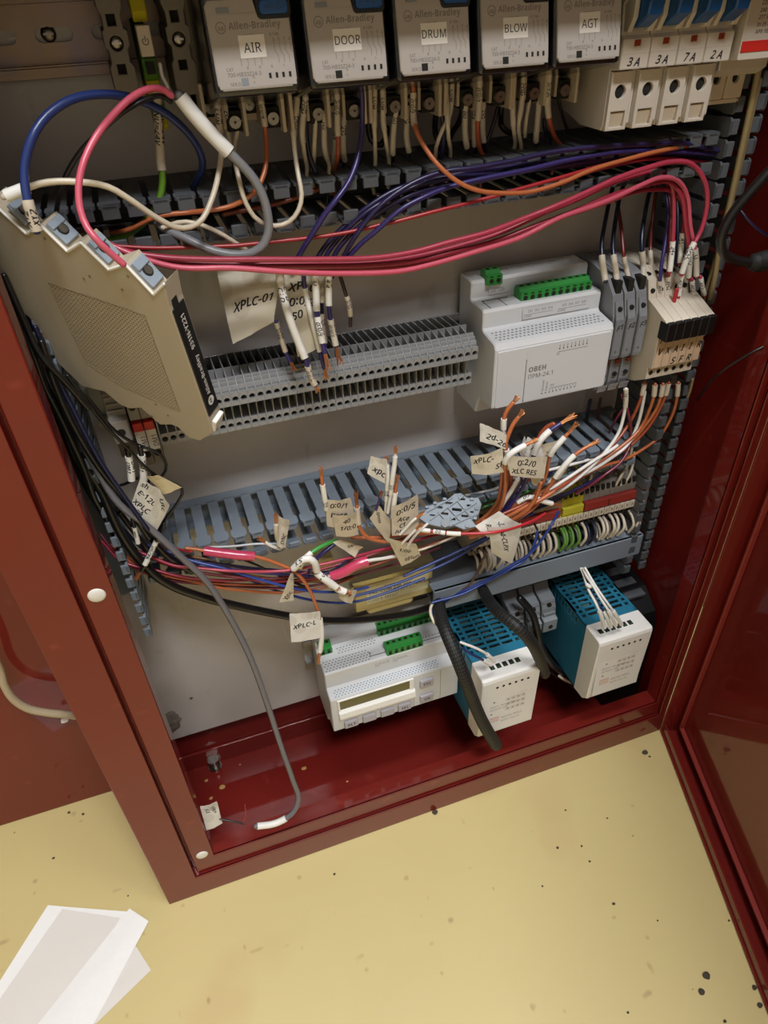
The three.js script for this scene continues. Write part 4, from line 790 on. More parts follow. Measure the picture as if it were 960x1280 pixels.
// [what the label says, colour, radius, path, sleeve text, sleeve share, goes into the duct]
[
  ['navy wire with a marked sleeve under the relay labelled AIR', C_.navy, 1.1, '280,126,46 283,145 286,168,42 289,185 292,205,36', 'COM', 0.52, 1],
  ['orange wire with a marked sleeve curving left from the relay labelled AIR', C_.orange, 1.25, '325,120,50 329,142 331.5,162 333,185,54 331,213,60 318,240,64 290,257,62 260,263 240,265,58 194,271,56 160,288,52 140,292,44', '0:0/4', 0.13],
  ['long white wire looping between the relays labelled AIR and DOOR', C_.cream, 1.25, '300,150,46 295,172 292,190,52 296,212,60 300,230,64 307,253,66 320,273 340,282 360,278 373,263 377,243,64 373,220,60 368,185,52 367,160,50 370,140 371.5,118,48', 'COM', 0, 0, [[0.86, 0.995]]],
  ['white wire with a marked sleeve left of the middle of the relay labelled DOOR', C_.cream, 1.2, '383,112,50 380,140 378,163 381,187,46 385,208,38', 'COM', 0.5, 1],
  ['navy wire dropping in a slack bend below the relay labelled DOOR', C_.navy, 1.3, '383,150,42 384,175 388,195 398,222,44 410,232,36', '', 0, 1],
  ['plain white wire below the screws of the relay labelled DOOR', C_.cream, 1.2, '395,140,46 393,165 391,187 390,204,38', '', 0, 1],
  ['white wire with a short sleeve marked 12Z', C_.cream, 1.15, '405,138,46 405,160 406,187 412,208,38', '12Z', 0.62, 1],
  ['red orange wire with a sleeve under the right half of the relay labelled DOOR', C_.redOrange, 1.25, '421.5,113,50 421.5,135 421.7,155 423,175 422.5,193 418,213,38', '0:0/3', 0.4, 1],
  ['red wire with an upright sleeve marked A24 behind the red orange one', C_.redOrange, 1.1, '421,150,38 419,170 417,200 416,208,34', 'A24', 0.8, 1],
  ['navy wire with a sleeve at the right edge of the relay labelled DOOR', C_.navy, 1.2, '430,144,44 429,165 429,188 431,202,36', 'A24', 0.7, 1],
  ['white wire with a sleeve at the left screw of the relay labelled DRUM side', C_.cream, 1.15, '468.5,110,50 468,128 467.7,146 469,187,44 469,209,38', 'COM', 0.37, 1],
  ['second white wire with a sleeve beside the gap between DOOR and DRUM', C_.cream, 1.15, '478,111,48 479,130 479,148 484,178 488,201,38', 'COM', 0.4, 1],
  ['black wire with a leaning sleeve marked 0U', C_.black, 1.2, '495,134,46 492,155 490,174 489,190 489,200,36', '0U', 0.55, 1],
  ['navy wire with a sleeve marked A24 under the relay labelled DRUM', C_.navy, 1.2, '510,130,44 509,150 508,171 511,188 513,203,36', 'A24', 0.55, 1],
  ['long orange wire sweeping from the relay labelled DRUM across the purple bundle', C_.orange, 1.3, '516.7,108,52 516.5,128 516.5,145 520,162,56 530,183,60 550,210,66 573,228,70 597,238,72 622,241 660,240 700,229 740,212,70 780,200,66 830,187,60 880,178,50 905,176,40', '0:0/2', 0.085],
  ['dark purple wire hanging straight below the relay labelled DRUM', C_.purple, 1.3, '551.5,100,48 554,130 556.5,160 555,180 550,204,40', '', 0, 1],
  ['white wire with a sleeve right of the purple one', C_.cream, 1.15, '556.5,103,50 557,120 558,139 560,170 563,194,38', 'COM', 0.38, 1],
  ['white wire with a sleeve marked COM and a twist behind the purple wire', C_.cream, 1.15, '565,101,48 564,120 562,139 553,160 546,180 544,200,38', 'COM', 0.36, 1],
  ['black wire with a sleeve below the left part of the relay labelled BLOW', C_.black, 1.3, '581.7,126,46 581.5,145 581,164 583,180 585,194,36', '0U', 0.55, 1],
  ['navy wire with a sleeve left of the orange one under BLOW', C_.navy, 1.2, '593,125,44 592.7,145 592.7,163 593,180 593,194,36', 'A24', 0.55, 1],
  ['orange red wire with a sleeve under the middle of the relay labelled BLOW', C_.redOrange, 1.3, '600,98,52 599.5,118 599,136 597,157 600,187,46 607,201,38', '0:0/1', 0.35, 1],
  ['navy wire with a sleeve right of the orange one under BLOW', C_.navy, 1.2, '604,126,44 603.5,145 603,160 605,178 607,190,36', 'A24', 0.5, 1],
  ['dark violet wire slanting down between BLOW and AGT', C_.dark, 1.2, '622,135,30 616,158 608,180 604,196,28', '', 0, 1],
  ['white wire with a sleeve marked COM under the gap before AGT', C_.cream, 1.2, '642,100,50 641.5,118 641,138 642,160 644,182,38', 'COM', 0.45, 1],
  ['white and blue wire with a sleeve marked COM under AGT', C_.cream, 1.2, '655,92,50 653.5,112 652,131 648,157 651,190,38', 'COM', 0.4, 1],
  ['plain white wire leaning left under the relay labelled AGT', C_.cream, 1.2, '662,125,46 659,140 656.7,157 656,170,42', '', 0, 0],
  ['navy wire with a pale sleeve under the relay labelled AGT', C_.navy, 1.3, '675,120,46 673,138 671.5,156 670,172 670,186,36', '', 0.55, 1],
  ['orange wire with a sleeve marked 0:1/0 under the relay labelled AGT', C_.redOrange, 1.3, '686.7,91,52 685.5,110 684.5,129 687,152 693,170,46 700,185,38', '0:1/0', 0.38, 1],
  ['navy wire tucked beside the orange wire under AGT', C_.navy, 1.2, '680,150,40 682,165 688,182,36', '', 0, 1],
  ['thin dark wire dropping behind the corner of the leakage breaker row', C_.dark, 1, '697,118,26 702,140 710,165,24', '', 0, 0],
].forEach(([l, c, r, s, t, f, dive, sl]) => w(l, c, r, s, { dive, sl: sl ? sl.map(([a, b]) => [a, b, SC, t]) : f ? [[0.01, f * 0.8, SC, t]] : undefined }));
for (const [l, s] of [['black wire loop hanging below the left corner of the relay labelled DRUM', '461,150,24 462,170 470,182,26 480,178 484,160,24'], ['black wire loop below the gap between DRUM and BLOW', '548,130,20 544,150 545,170,24 552,185,26'], ['black wire bent back under the relay labelled BLOW', '578,128,24 576,148 566,165,26 560,178,30'], ['black wire loop hanging below the relay labelled AGT', '628,120,22 626,145 628,160,26 638,166']]) w(l, C_.black, 1.7, s);
// white wire with a blue trace from the AIR relay to the hanging module
w('long white wire running from the relay labelled AIR to the corner of the hanging module', C_.cream, 1.4, '271.7,126,50 273,145 275,165 277,186,56 274,212,62 266,245,70 250,277,76 225,285,80 194,271,84 162,249,88 134,233,90 94,227,92 56,228,92 28,237,92 5,246,92', { sl: [[0.005, 0.09, SC, 'COM'], [0.93, 0.995, M.whiteBright, '', 1.9]] });
w('thin white wire crossing behind the grey cable loop', C_.cream, 1.2, '205,286,56 228,278,58 250,281,60 275,292,60 295,305,58 308,313,54', {});
w('thick dark blue wire arching from the hanging module to the upper duct', 0x24366e, 1.85, '46,288,104 40,270 34,250 31,232,102 31,205,100 40,172,98 56,147,94 85,126,88 120,118,80 160,121,72 200,137,64 232,163,58 250,190,52 253,210,48 245,226,42 240,236,34', { sl: [[0, 0.075, M.sleeveCream, 'XY2']] });
w('pink wire from the white sleeve arching down onto the hanging module', C_.pink, 1.5, '154,330,120 140,318 122,301 107,281,116 99,255,112 99,225,108 107,196,104 122,168,98 143,142,90 165,122,84 188,112,78 205,113,74 217,121,72');
w('thin black wire running from the white sleeve behind the hanging module', C_.black, 1.15, '69,290,70 70,270 75,240,74 86,212,78 105,184,82 128,162,84 155,139,84 185,122,80 205,117,74 218,123,70');
w('grey jacketed cable looping down from a white sleeve beside the pink wire', C_.grey, 2.3, '217,120,71 234,138 250,154 266,170 282,186,72 298,202,72 316,222,72 328,244,72 335,270,72 335,292,72 324,311,72 300,318,70 266,313,66 231,297,60 205,285,54 190,272,46 175,262,38', { name: 'cable', cat: 'cable', sl: [[0.005, 0.2, M.whiteBright, '', 1.5]] });
w('green wire under a cream sleeve marked for earth, curving into the upper duct', C_.leaf, 1.75, '195,112,48 197,130 198,150 199.5,175 200.5,200 203,220,50 201,243,52 190,266,52 172,284,50 150,296,46 132,301,42', { sl: [[0.0, 0.4, M.sleeveCream, 'GND=24V']] });
w('thin white wire end sticking out beside the earth terminal', C_.white, 0.8, '200,80,54 203,95 209,106 212,116,50');

w('thin dark wire stretched along the floor of the upper duct', C_.dark, 1.1, '80,288,20 130,282 190,278 230,280,22');
w('brown orange wire printed along its side, lying over the upper duct fingers', 0x9a4a2c, 1.3, '280,268,44 310,262 340,256 370,247 395,236,46 404,230,42', {});
// ================= PURPLE BUNDLE =================
[
  '905,190,52 860,182,56 800,181,60 740,184,62 690,190,62 640,201,64 590,210,66 560,213,66 530,222,66 500,238,66 470,262,66 446,292,64 428,325,60 416,345,58',
  '905,194,50 840,188,56 780,189,60 720,198,60 660,212,62 600,224,64 560,234,64 528,247,66 500,262,66 470,287,64 448,306,62 430,324,60',
  '904,198,46 830,192,52 760,198,56 700,206,58 640,216,60 580,226,60 540,234,60 507,245,62 470,268,62 440,292,60 420,315,58 412,338,56',
  '900,200,42 820,196,48 740,204,54 680,210,56 620,218,58 570,222,60 530,230,60 490,246,60 456,266,60 430,290,58 408,318,56 400,338,55',
  '902,186,44 840,184,50 770,190,54 700,200,56 640,208,58 585,217,58 540,226,58 500,236,58 462,258,58 432,282,56 404,312,55 390,336,54',
].forEach((s, i) => w(['topmost purple wire of the bundle arching from the right duct to the tagged ends', 'lowest purple wire of the arching bundle, with a bright sheen', 'purple wire in the middle of the arching bundle', 'purple wire at the back of the arching bundle', 'purple wire running just under the topmost one of the arching bundle'][i], i === 1 ? C_.violet : C_.purple, 1.45, s));
w('purple wire crossing steeply in front of the duct below the relay labelled DOOR', C_.violet, 1.5, '451.7,104,52 453,130 453,150 448,193,58 437,225,64 420,250,68 407,266,68 392,290,66 378,312,62 366,334,58');
// ================= RED BUNDLE =================
const RED = [
  [C_.rose, 1.55, '118,296,70 150,312,74 200,321,76 260,324,76 330,324,76 400,324,76 470,322,76 520,314,76 560,303,76 610,290,76 660,271,74 700,255,74 740,237,72 768,224,70 808,210,66 841,202,60 865,205,58 881,227,58 884,254,58 876,289,60 862,314,62 852,343,62'],
  [C_.red, 1.5, '122,306,66 160,320,70 220,330,72 300,333,72 380,333,72 450,332,72 520,326,72 570,314,72 620,301,70 670,282,70 720,263,68 760,246,66 790,236,62 820,228,58 838,227,54 853,243,54 858,281,56 864,318,58 866,347,58'],
  [C_.pink, 1.5, '126,300,80 165,318,84 220,334,86 290,335,86 360,340,86 430,342,84 500,339,82 545,329,80 600,313,78 650,297,76 700,272,74 740,258,72 770,246,70 800,232,66 826,222,60 846,226,56 858,248,54 862,285,56 868,318,58 868,348,58'],
  [C_.rose, 1.45, '120,302,62 170,322,66 240,329,68 320,330,68 400,329,68 460,328,68 520,320,68 570,308,68 630,289,68 680,266,68 720,250,66 760,231,64 795,219,60 822,214,54 838,228,50 842,270,50 840,310,52 836,341,54'],
  [C_.red, 1.4, '124,308,58 180,324,62 250,333,64 330,335,64 420,336,64 500,333,64 555,322,64 600,307,66 650,291,66 700,272,66 750,256,64 790,241,60 815,237,52 842,240,48 856,262,48 852,300,50 850,330,54'],
];
['uppermost red wire of the long bundle, looping widest at the right', 'red wire at the back of the long red bundle', 'lowest and pinkest wire of the long red bundle', 'red wire second from the top of the long bundle', 'dark red wire hidden in the middle of the long bundle'].forEach((l, i) => w(l, RED[i][0], RED[i][1], RED[i][2], { sl: [[0.952, 0.998, M.sleeve, ['XPLC', 'A0:2', 'CI', '24+', 'A1'][i]]] }));
w('thin red wire with small white print, stretched above the long red bundle', 0xa82a2e, 1.15, '140,308,58 180,310 240,309 330,303,60 420,293,62 480,281,64 540,265,66 600,250,66 650,236,66 700,222,64 760,205,60 820,192,54 870,190,48 905,194,40');
w('second thin red wire rising into the right vertical duct above the red bundle', 0x9a2430, 1.2, '700,226,58 760,208,58 830,194,52 880,200,48 905,210,40');
// ================= TAGGED PURPLE ENDS ABOVE THE TERMINAL STRIP =================
w('purple wire in a long white sleeve, lowest of the ends over the terminal strip', C_.violet, 1.35, '352,332,62 349,341 352,360 358,385,66 366,410,68 377,438,70 383,452,72 388,470,72 394,482,72', { sl: [[0.05, 0.74, M.sleeve, 'C : D', 1.7], [0.81, 0.99, M.sleeveCream, '0:0/7', 1.45]], tip: 5 });
w('purple wire in a grey white sleeve behind the torn paper label', C_.violet, 1.3, '380,336,58 380,352 384,375 390,400,62 397,428 402,447,64 405,460,64', { sl: [[0.18, 0.82, M.sleeve, '.']], tip: 9 });
w('purple wire with a sleeve marked by a circle, copper end pointing at the strip', C_.violet, 1.4, '394,330,64 394,345 395,370 396,390,66 399,408,68 403,428 406,441,70', { sl: [[0.12, 0.52, M.sleeve, 'O', 1.5], [0.58, 0.88, M.whiteBright, '0:0/5', 1.45]], tip: 11 });
w('purple wire with two sleeves, rightmost of the copper ended ones over the strip', C_.violet, 1.35, '411,328,62 411,345 411,380 413,398,64 416,415 420,433,66', { sl: [[0.12, 0.5, M.sleeve, '4 4', 1.5], [0.66, 0.99, M.sleeveCream, '0:0/1', 1.45]], tip: 12, dark: 1 });
w('dark brown wire with a black and white printed sleeve, hanging right of the tagged ends', 0x2e1d22, 1.15, '420,332,58 426,348 431,364,60 436,380 438,395 438,407', { sl: [[0.5, 0.84, M.sleeveCream, '0:20', 1.4]] });
w('short purple wire end behind the tags with a dark clip marking', C_.purple, 1.2, '402,350,52 402,380 404,410,54 407,432', { sl: [[0.5, 0.95, M.sleeveCream, '0:0']] });
w('cream sleeved wire end with a copper tip at the torn edge of the big tag', C_.violet, 1.2, '345,402,56 350,418 357,440 363,452,58', { sl: [[0.02, 0.75, M.sleeveCream, 'SORN']], tip: 7, dark: 1 });
flag('wire_tag', 'large torn paper tag with handwriting hanging under the red bundle, leftmost of two', 'paper tag', [[271, 337, 46], [352, 336, 54], [342, 402, 58], [291, 430, 56]], 2.5, '#cbc3b3', (k, W0, H0) => { hand(k, 'XPLC-01', W0 * 0.16, H0 * 0.5, 6.4, { rot: -0.06 }); }, { bowV: 1.5 });
flag('wire_tag', 'large paper tag with two handwritten lines hanging behind the white sleeves', 'paper tag', [[352, 338, 52], [398, 340, 54], [396, 436, 60], [372, 446, 60]], 2, '#c6bca8', (k, W0, H0) => { hand(k, 'XPLC-', W0 * 0.1, H0 * 0.16, 6, { rot: 0.05 }); hand(k, '0:0/2', W0 * 0.02, H0 * 0.33, 6, { rot: 0.05 }); hand(k, '50', W0 * 0.02, H0 * 0.5, 6); }, { bowV: 1 });
flag('wire_tag', 'narrow blank paper tag between the two white sleeved purple wires', 'paper tag', [[398, 338, 55], [410, 338, 57], [409, 378, 58], [399, 378, 57]], 1, '#bdb29b');
// ================= TOP RIGHT: WIRES OF FUSES AND SLIM RELAYS =================
[
  ['navy wire with a white sleeve into the fuse terminal marked F1', C_.navy, 1.5, '768,228,14 763,245,20 756,280,32 752,305,40 753,326,46 755,340 757,352,50', 0.26],
  ['navy wire with a white sleeve, second into the fuse terminals', C_.navy, 1.5, '781,226,14 774,250,22 768,285,32 766,308,40 768,327,46 770,340 771,352,50', 0.26],
  ['red brown wire with a white sleeve into the fuse terminal marked F2', 0x6e2420, 1.3, '770,244,16 773,262,22 777,290,34 780,322,44 783,336 786,349,48', 0.28],
  ['navy wire with a white sleeve into the fuse terminal marked F3', C_.navy, 1.5, '818,226,14 811,245,20 805,275,30 802,300,38 803,318,42 804,332 804,346,46', 0.26],
  ['thin brown red wire with a white sleeve beside the fuse terminal marked F3', 0x6e2420, 1.2, '821,226,14 818,250,20 814,290,30 813,318,40 814,332 815,346,44', 0.28],
  ['violet wire with a printed sleeve, first into the slim relays', C_.violet, 1.3, '826,222,22 832,240,30 835,265,38 832,300,46 827,330,52 825,352,54 824,366 823,378,56', 0.18],
  ['dark red wire with a printed sleeve, second into the slim relays', 0x9a2a2c, 1.4, '830,224,24 836,250,32 838,285,42 837,320,50 836,342,54 835,358 834,374,56', 0.2],
  ['navy wire behind the red wires of the slim relays', C_.navy, 1.5, '838,222,16 845,245,24 847,280,34 846,320,42 845,345,46', 0],
  ['blue wire running down behind the slim relays', 0x1c2547, 1.3, '845,224,12 850,262,18 849,300,26 845,340,34', 0],
].forEach(([l, c, r, s, f]) => w(l, c, r, s, { sl: f ? [[1 - f, 0.995, SC, f < 0.23 ? 'XPLC' : '', 1.4]] : undefined }));
for (const [i, s] of ['853,342,60 850,356 848,372', '866,346,58 867,358 868,372', '872,346,58 876,358 880,371'].entries()) w(['white printed wire sleeve pushed into the third slim relay', 'white printed wire sleeve pushed into the fourth slim relay', 'leaning white printed wire sleeve at the last slim relays'][i], C_.rose, 1.25, s, { sl: [[0.08, 0.9, M.sleeve, 'A0:2', 1.4]] });
w('short bright red wire stub between the sleeves on the slim relays', 0xb02028, 1.5, '846,362,62 844,370 842,378');
// beige flat strips and the black cable at the right edge
w('beige flat cable running down the front of the right vertical duct', 0x8f7d58, 1.9, '958,30,60 952,70,60 938,135,60 925,195,60 912,255,60 900,305,60 892,350,60 886,372,58', { name: 'cable', cat: 'cable' });
w('second beige flat cable close behind the first on the right duct', 0x7e6d4c, 1.6, '950,100,56 938,150,58 920,230,58 908,275,58 895,325,58 880,375,56', { name: 'cable', cat: 'cable' });
w('long thin beige wire hanging from the slim relays down the right duct', 0x9c8a68, 1.1, '866,474,62 862,490,58 853,512,52 842,553,44 823,619,30 812,650,22 803,672,16');
w('brown wire hooked around the lower end of the right duct', 0x7a4a2a, 1.2, '836,610,30 830,650,26 818,675,24 803,690,20');
w('thick black cable curving in from the right edge and back out, with a plug', C_.black, 3.1, '985,190,90 960,216,88 938,240,86 915,268,84 902,295,84 904,315,84 920,325,84 945,328,86 970,322,88', { name: 'cable', cat: 'cable', parts: (t, c) => mk('plug', [(() => { const g = tube(sub(c, 0.88, 1), 6.5, 8, 12); return g; })()], M.blackMatte, t) });
w('thin black wire drooping across the dark inner side of the right post', C_.black, 0.9, '985,420,100 955,433,100 930,446,96 905,462,88 884,482,70 872,500,56');
w('thin violet wire in the shadow at the right edge', C_.purple, 1, '975,300,70 955,292,66 935,275,60 925,262,54');
// ================= RIGHT: WIRES SWEEPING TO THE ORANGE TRUNK =================
const END = ' 700,608,80 660,626,82 625,642,82 602,650,80';
[
  ['orange wire with a pale ferrule, leftmost under the slim relays', C_.redOrange, 1.25, '806,478,62 803,492 798,506,60 788,528,58 770,552,62 740,578,66' + END],
  ['orange wire with a pale ferrule, second under the slim relays', C_.orange, 1.3, '819,480,64 817,497 811,514,62 802,532,60 788,548,62 752,576,66 700,604,70 650,630,72 610,650,70'],
  ['orange wire with a pale ferrule, third under the slim relays', C_.orange, 1.3, '829,480,64 826,496 820,512,62 806,532,60 790,550,60 770,564,62 724,590,66 668,620,70 615,646,68'],
  ['orange wire with a pale ferrule, fourth under the slim relays', C_.redOrange, 1.3, '836,478,62 832,494 824,512,60 812,532,58 794,552,58 772,568,60 728,596,64 672,626,66 615,650,64'],
  ['orange wire with a pale ferrule, rightmost and widest sweep under the slim relays', C_.orange, 1.25, '848,478,62 847,492 844,508,60 838,524,58 824,546,56 803,562,58 779,575,62 756,582,66 706,606,70 655,634,70 612,652,66'],
].forEach(([l, c, r, s]) => w(l, c, r, s, { sl: [[0.005, 0.055, SC, '', 1.5]] }));
[
  ['white wire under a printed sleeve below the fuse terminals, sweeping down', C_.white, 1.3, '782,486,62 782,500 780,517 774,540,64 760,563,68 728,592,72 684,620,74 645,640,72 610,655,68', [[0.0, 0.1, SC, '12', 1.4]]],
  ['white wire with a blue twist running beside the orange sweep', C_.white, 1.35, '806,490,58 802,512 796,533 783,556,62 760,574,66 712,602,72 670,630,76 640,652,76'],
  ['long white wire lying across the front of the orange trunk', C_.white, 1.3, '770,556,66 730,584,74 690,612,80 655,634,80 625,652,76'],
  ['white wire coming out of the duct above the yellow terminals', C_.white, 1.3, '765,566,52 735,575,56 705,583,58 670,591,56 640,598,50'],
  ['maroon wire from the fuse terminals crossing the orange sweep', C_.maroon, 1.2, '778,494,60 784,510 789,536 789,555 776,578,66 758,592,68 738,606,66 720,616,60'],
  ['second maroon wire running down into the dark behind the fuses', C_.maroon, 1, '778,512,44 770,524 762,540,38 752,560,30'],
  ['dark navy wire in the shade below the expansion module', C_.navy, 1.4, '738,500,14 734,520 732,545 731,560,12'],
  ['brown wire in the shade below the expansion module', C_.brown, 1.2, '751,498,14 747,520 744,550,12'],
  ['navy wire of the trunk running above the yellow terminals', C_.navy, 1.5, '760,592,54 720,612,58 690,628,60 650,645,60 615,660,56'],
  ['purple wire of the trunk running above the yellow terminals', C_.purple, 1.4, '768,586,54 728,608,60 695,622,62 650,640,62 605,658,58'],
  ['blue wire lying deepest behind the orange trunk', 0x22356e, 1.3, '690,590,44 660,602,48 620,615,50 590,624,50 560,632,46'],
  ['teal green wire behind the paper tags of the orange trunk', C_.teal, 1.2, '694,594,48 665,606,52 625,620,54 596,630,52 575,640,48'],
  ['second green wire behind the paper tags of the orange trunk', C_.green, 1.2, '690,600,50 650,618,54 610,632,54 590,638,52'],
  ['white wire behind the paper tags of the orange trunk', C_.white, 1.2, '672,588,44 640,604,48 600,616,48 565,622,44'],
].forEach(([l, c, r, s, sl]) => w(l, c, r, s, { sl }));
[['forked cream wire with a ferrule standing on the dark grey terminals', '790,560,40 786,578 778,592,48 770,606,46'], ['second forked cream wire beside the first on the dark grey terminals', '793,566,42 791,582 786,596,46 779,606,45'], ['cream wire stub standing on the first dark grey terminal', '740,594,46 737,604 735,616,44'], ['short cream wire with a crimped end on the terminals by the right duct', '770,592,40 773,600 776,606,46']].forEach(([l, s]) => w(l, C_.cream, 1.15, s));
// ================= THE ORANGE TRUNK AND ITS TAGGED ENDS =================
w('orange wire with a white sleeve, standing highest in the tagged cluster, bent at its tip', C_.orange, 1.5, '596,657,72 610,646,76 622,630,82 628,605,88 630,580,90 630,560,92 630,540,92 631,520,92 636,510,92 641,504,92', { sl: [[0.74, 0.9, M.whiteBright, '0:2/8', 1.35]], tip: 7 });
w('orange wire with a pale copper tip beside the highest one of the cluster', C_.orange, 1.5, '596,660,74 614,648,80 626,630,86 632,600,90 632,570,92 631,552,94 636,540,94 642,528,94 647,522,94', { sl: [[0.62, 0.78, M.whiteBright, '0:2', 1.35]], tip: 7 });
w('orange wire with a white sleeve bending right above the folded tags', C_.orange, 1.4, '598,661,76 618,646,84 630,620,90 632,595,94 632,576,98 640,566,100 652,559,100 660,555,100', { sl: [[0.78, 0.98, M.whiteBright, '', 1.5]], tip: 8 });
w('purple wire with a thick white sleeve and wide copper brush, pointing up to the right', C_.violet, 1.5, '606,662,72 628,645,78 648,620,82 660,595,86 668,568,90 676,550,92 688,538,92 700,530,92', { sl: [[0.74, 0.93, M.whiteBright, '', 1.5]], tip: 13 });
w('orange wire in a short white sleeve behind the purple one', C_.redOrange, 1.5, '660,600,80 666,570,84 670,555,84 677,541,84 686,532,86 692,530,88', { sl: [[0.35, 0.68, M.whiteBright, '', 1.4]] });
w('orange wire with a white sleeve and copper brush, second from the right of the cluster', C_.orange, 1.4, '600,664,70 640,648,76 668,622,80 682,596,84 686,576,88 690,565,90 700,553,92 709,543,92', { sl: [[0.83, 0.98, M.whiteBright, '', 1.5]], tip: 11 });
w('orange wire with a white sleeve, rightmost raised end of the cluster', C_.orange, 1.4, '602,666,72 640,652,78 670,632,82 686,610,86 698,592,90 712,575,92 726,563,92 735,558,92', { sl: [[0.7, 0.9, M.whiteBright, '', 1.5]], tip: 10 });
w('orange wire with a sleeve marked 0U and a copper end over the yellow terminals', C_.orange, 1.3, '600,668,70 625,650,76 645,632,82 660,622,84 680,625,84 690,628,84', { sl: [[0.56, 0.98, M.whiteBright, '0U', 1.5]], tip: 11 });
w('dark orange wire curving up inside the trunk', C_.redOrange, 1.6, '585,668,66 606,655,70 622,636,76 636,612,80 640,585,84');
w('orange wire bowing out at the front of the trunk', C_.orange, 1.6, '588,672,72 615,662,80 645,646,86 668,624,90 676,604,92');
w('orange wire crossing the trunk from the loose grey part', C_.orange, 1.5, '578,664,70 600,655,76 625,648,82 655,634,86 690,612,84');
w('purple wire rising beside the folded tags', C_.violet, 1.6, '600,660,66 620,645,72 636,625,78 648,606,82 652,592,84');
w('white sleeved wire leaning against the purple wire of the trunk', C_.white, 1.3, '618,650,74 628,630,82 640,612,86 648,598,88', { sl: [[0.4, 0.98, M.sleeve, '', 1.3]] });
const cream = '#cfc5b0', pale = '#dcd8cf';
flag('wire_tag', 'pale paper tag sticking out to the left below the highest copper tips', 'paper tag', [[600, 529, 92], [633, 543, 96], [632, 562, 96], [600, 552, 92]], -1, pale, (k, W0, H0) => hand(k, '2d-20', W0 * 0.26, H0 * 0.5, 6, { rot: 0.14 }));
flag('wire_tag', 'curled paper tag beginning with XPLC, left of the orange trunk', 'paper tag', [[588, 570, 86], [628, 560, 96], [630, 590, 96], [590, 592, 88]], 3, cream, (k, W0, H0) => { hand(k, 'XPLC-', W0 * 0.08, H0 * 0.3, 5.4, { rot: -0.06 }); hand(k, 'SF', W0 * 0.75, H0 * 0.66, 5); });
flag('wire_tag', 'folded paper tag with two handwritten lines across the middle of the cluster', 'paper tag', [[632, 569, 100], [684, 571, 98], [680, 598, 98], [638, 594, 100]], 1.6, cream, (k, W0, H0) => { hand(k, '0:2/0', W0 * 0.22, H0 * 0.3, 6.6); hand(k, 'XLC RES', W0 * 0.06, H0 * 0.7, 6); });
flag('wire_tag', 'small upright paper tag behind the folded one, under the white sleeves', 'paper tag', [[660, 546, 84], [676, 556, 84], [680, 572, 86], [652, 570, 86]], 1, '#cdc8c0', (k, W0, H0) => hand(k, 'XL', W0 * 0.3, H0 * 0.4, 5));
flag('wire_tag', 'blank paper tag between the two right hand white sleeves', 'paper tag', [[674, 556, 80], [700, 550, 82], [684, 576, 84], [672, 572, 82]], 0.6, '#c4b89e', (k, W0, H0) => hand(k, '-2', W0 * 0.5, H0 * 0.5, 5));
flag('wire_tag', 'paper tag under the rightmost raised white sleeve', 'paper tag', [[700, 586, 88], [718, 572, 90], [700, 598, 88], [684, 604, 86]], 0.6, '#c9bb9f', (k, W0, H0) => hand(k, 'SR', W0 * 0.1, H0 * 0.7, 4.6));
flag('wire_tag', 'small pointed paper tag hanging at the foot of the folded tag', 'paper tag', [[662, 594, 94], [678, 596, 94], [672, 606, 92], [666, 606, 92]], 0.6, cream);
flag('wire_tag', 'large paper tag hanging over the lower terminals, upper half folded back', 'paper tag', [[624, 639, 92], [652, 656, 94], [610, 672, 96], [594, 658, 92]], 1.4, pale, (k, W0, H0) => { hand(k, '-I-', W0 * 0.36, H0 * 0.3, 5.4, { rot: 0.5 }); hand(k, 'RS', W0 * 0.2, H0 * 0.62, 5.4, { rot: 0.5 }); });
flag('wire_tag', 'large paper tag hanging over the lower terminals, handwriting running downwards', 'paper tag', [[610, 659, 97], [652, 654, 97], [640, 704, 90], [614, 690, 92]], 2, pale, (k, W0, H0) => hand(k, '04-CLPX', W0 * 0.34, H0 * 0.04, 6.6, { rot: 1.3 }), { bowV: 1.5 });
w('bright red thin wire threaded through the large hanging tag', 0xb82a34, 1.15, '515,661,74 540,664,80 565,667,88 590,667,94 620,665,99 650,657,97 668,650,92 681,642,86', { sl: [[0.02, 0.12, M.sleeve, '', 1.5], [0.14, 0.22, M.sleeve, '0:0', 1.5], [0.23, 0.32, M.sleeve, '', 1.5]] });
flag('wire_tag', 'thin curled paper strip beside the small tag above the trunk', 'paper tag', [[648, 562, 88], [656, 545, 88], [660, 562, 88], [652, 572, 88]], 0.4, '#c9c4c0');
// blue wires at the lower right
[
  ['blue wire rising from the covered duct up past the large hanging tag', '545,758,60 575,742,64 605,727,66 640,706,70 660,694,72 676,676,72 690,655,70 698,640,62'],
  ['second blue wire running beside the first over the covered duct', '540,754,62 570,744,64 610,726,66 636,712,70 656,700,70 668,680,70 672,664,66'],
  ['blue wire passing behind the large hanging tag', '505,720,66 540,704,66 575,688,66 610,670,66 640,652,64 665,640,60'],
  ['blue wire stretched over the transformer label', '440,746,62 480,735,62 530,716,62 565,700,62 595,682,62 630,662,60'],
].forEach(([l, s]) => w(l, C_.blue, 1.1, s));
w('thin brown wire hanging from the lower terminals over the covered duct', 0x6a4a38, 0.9, '608,690,62 602,702 596,716 588,730 578,738');
w('thin black wire hanging in front of the marker tags', C_.black, 0.9, '668,655,62 672,664 671,674 667,682');
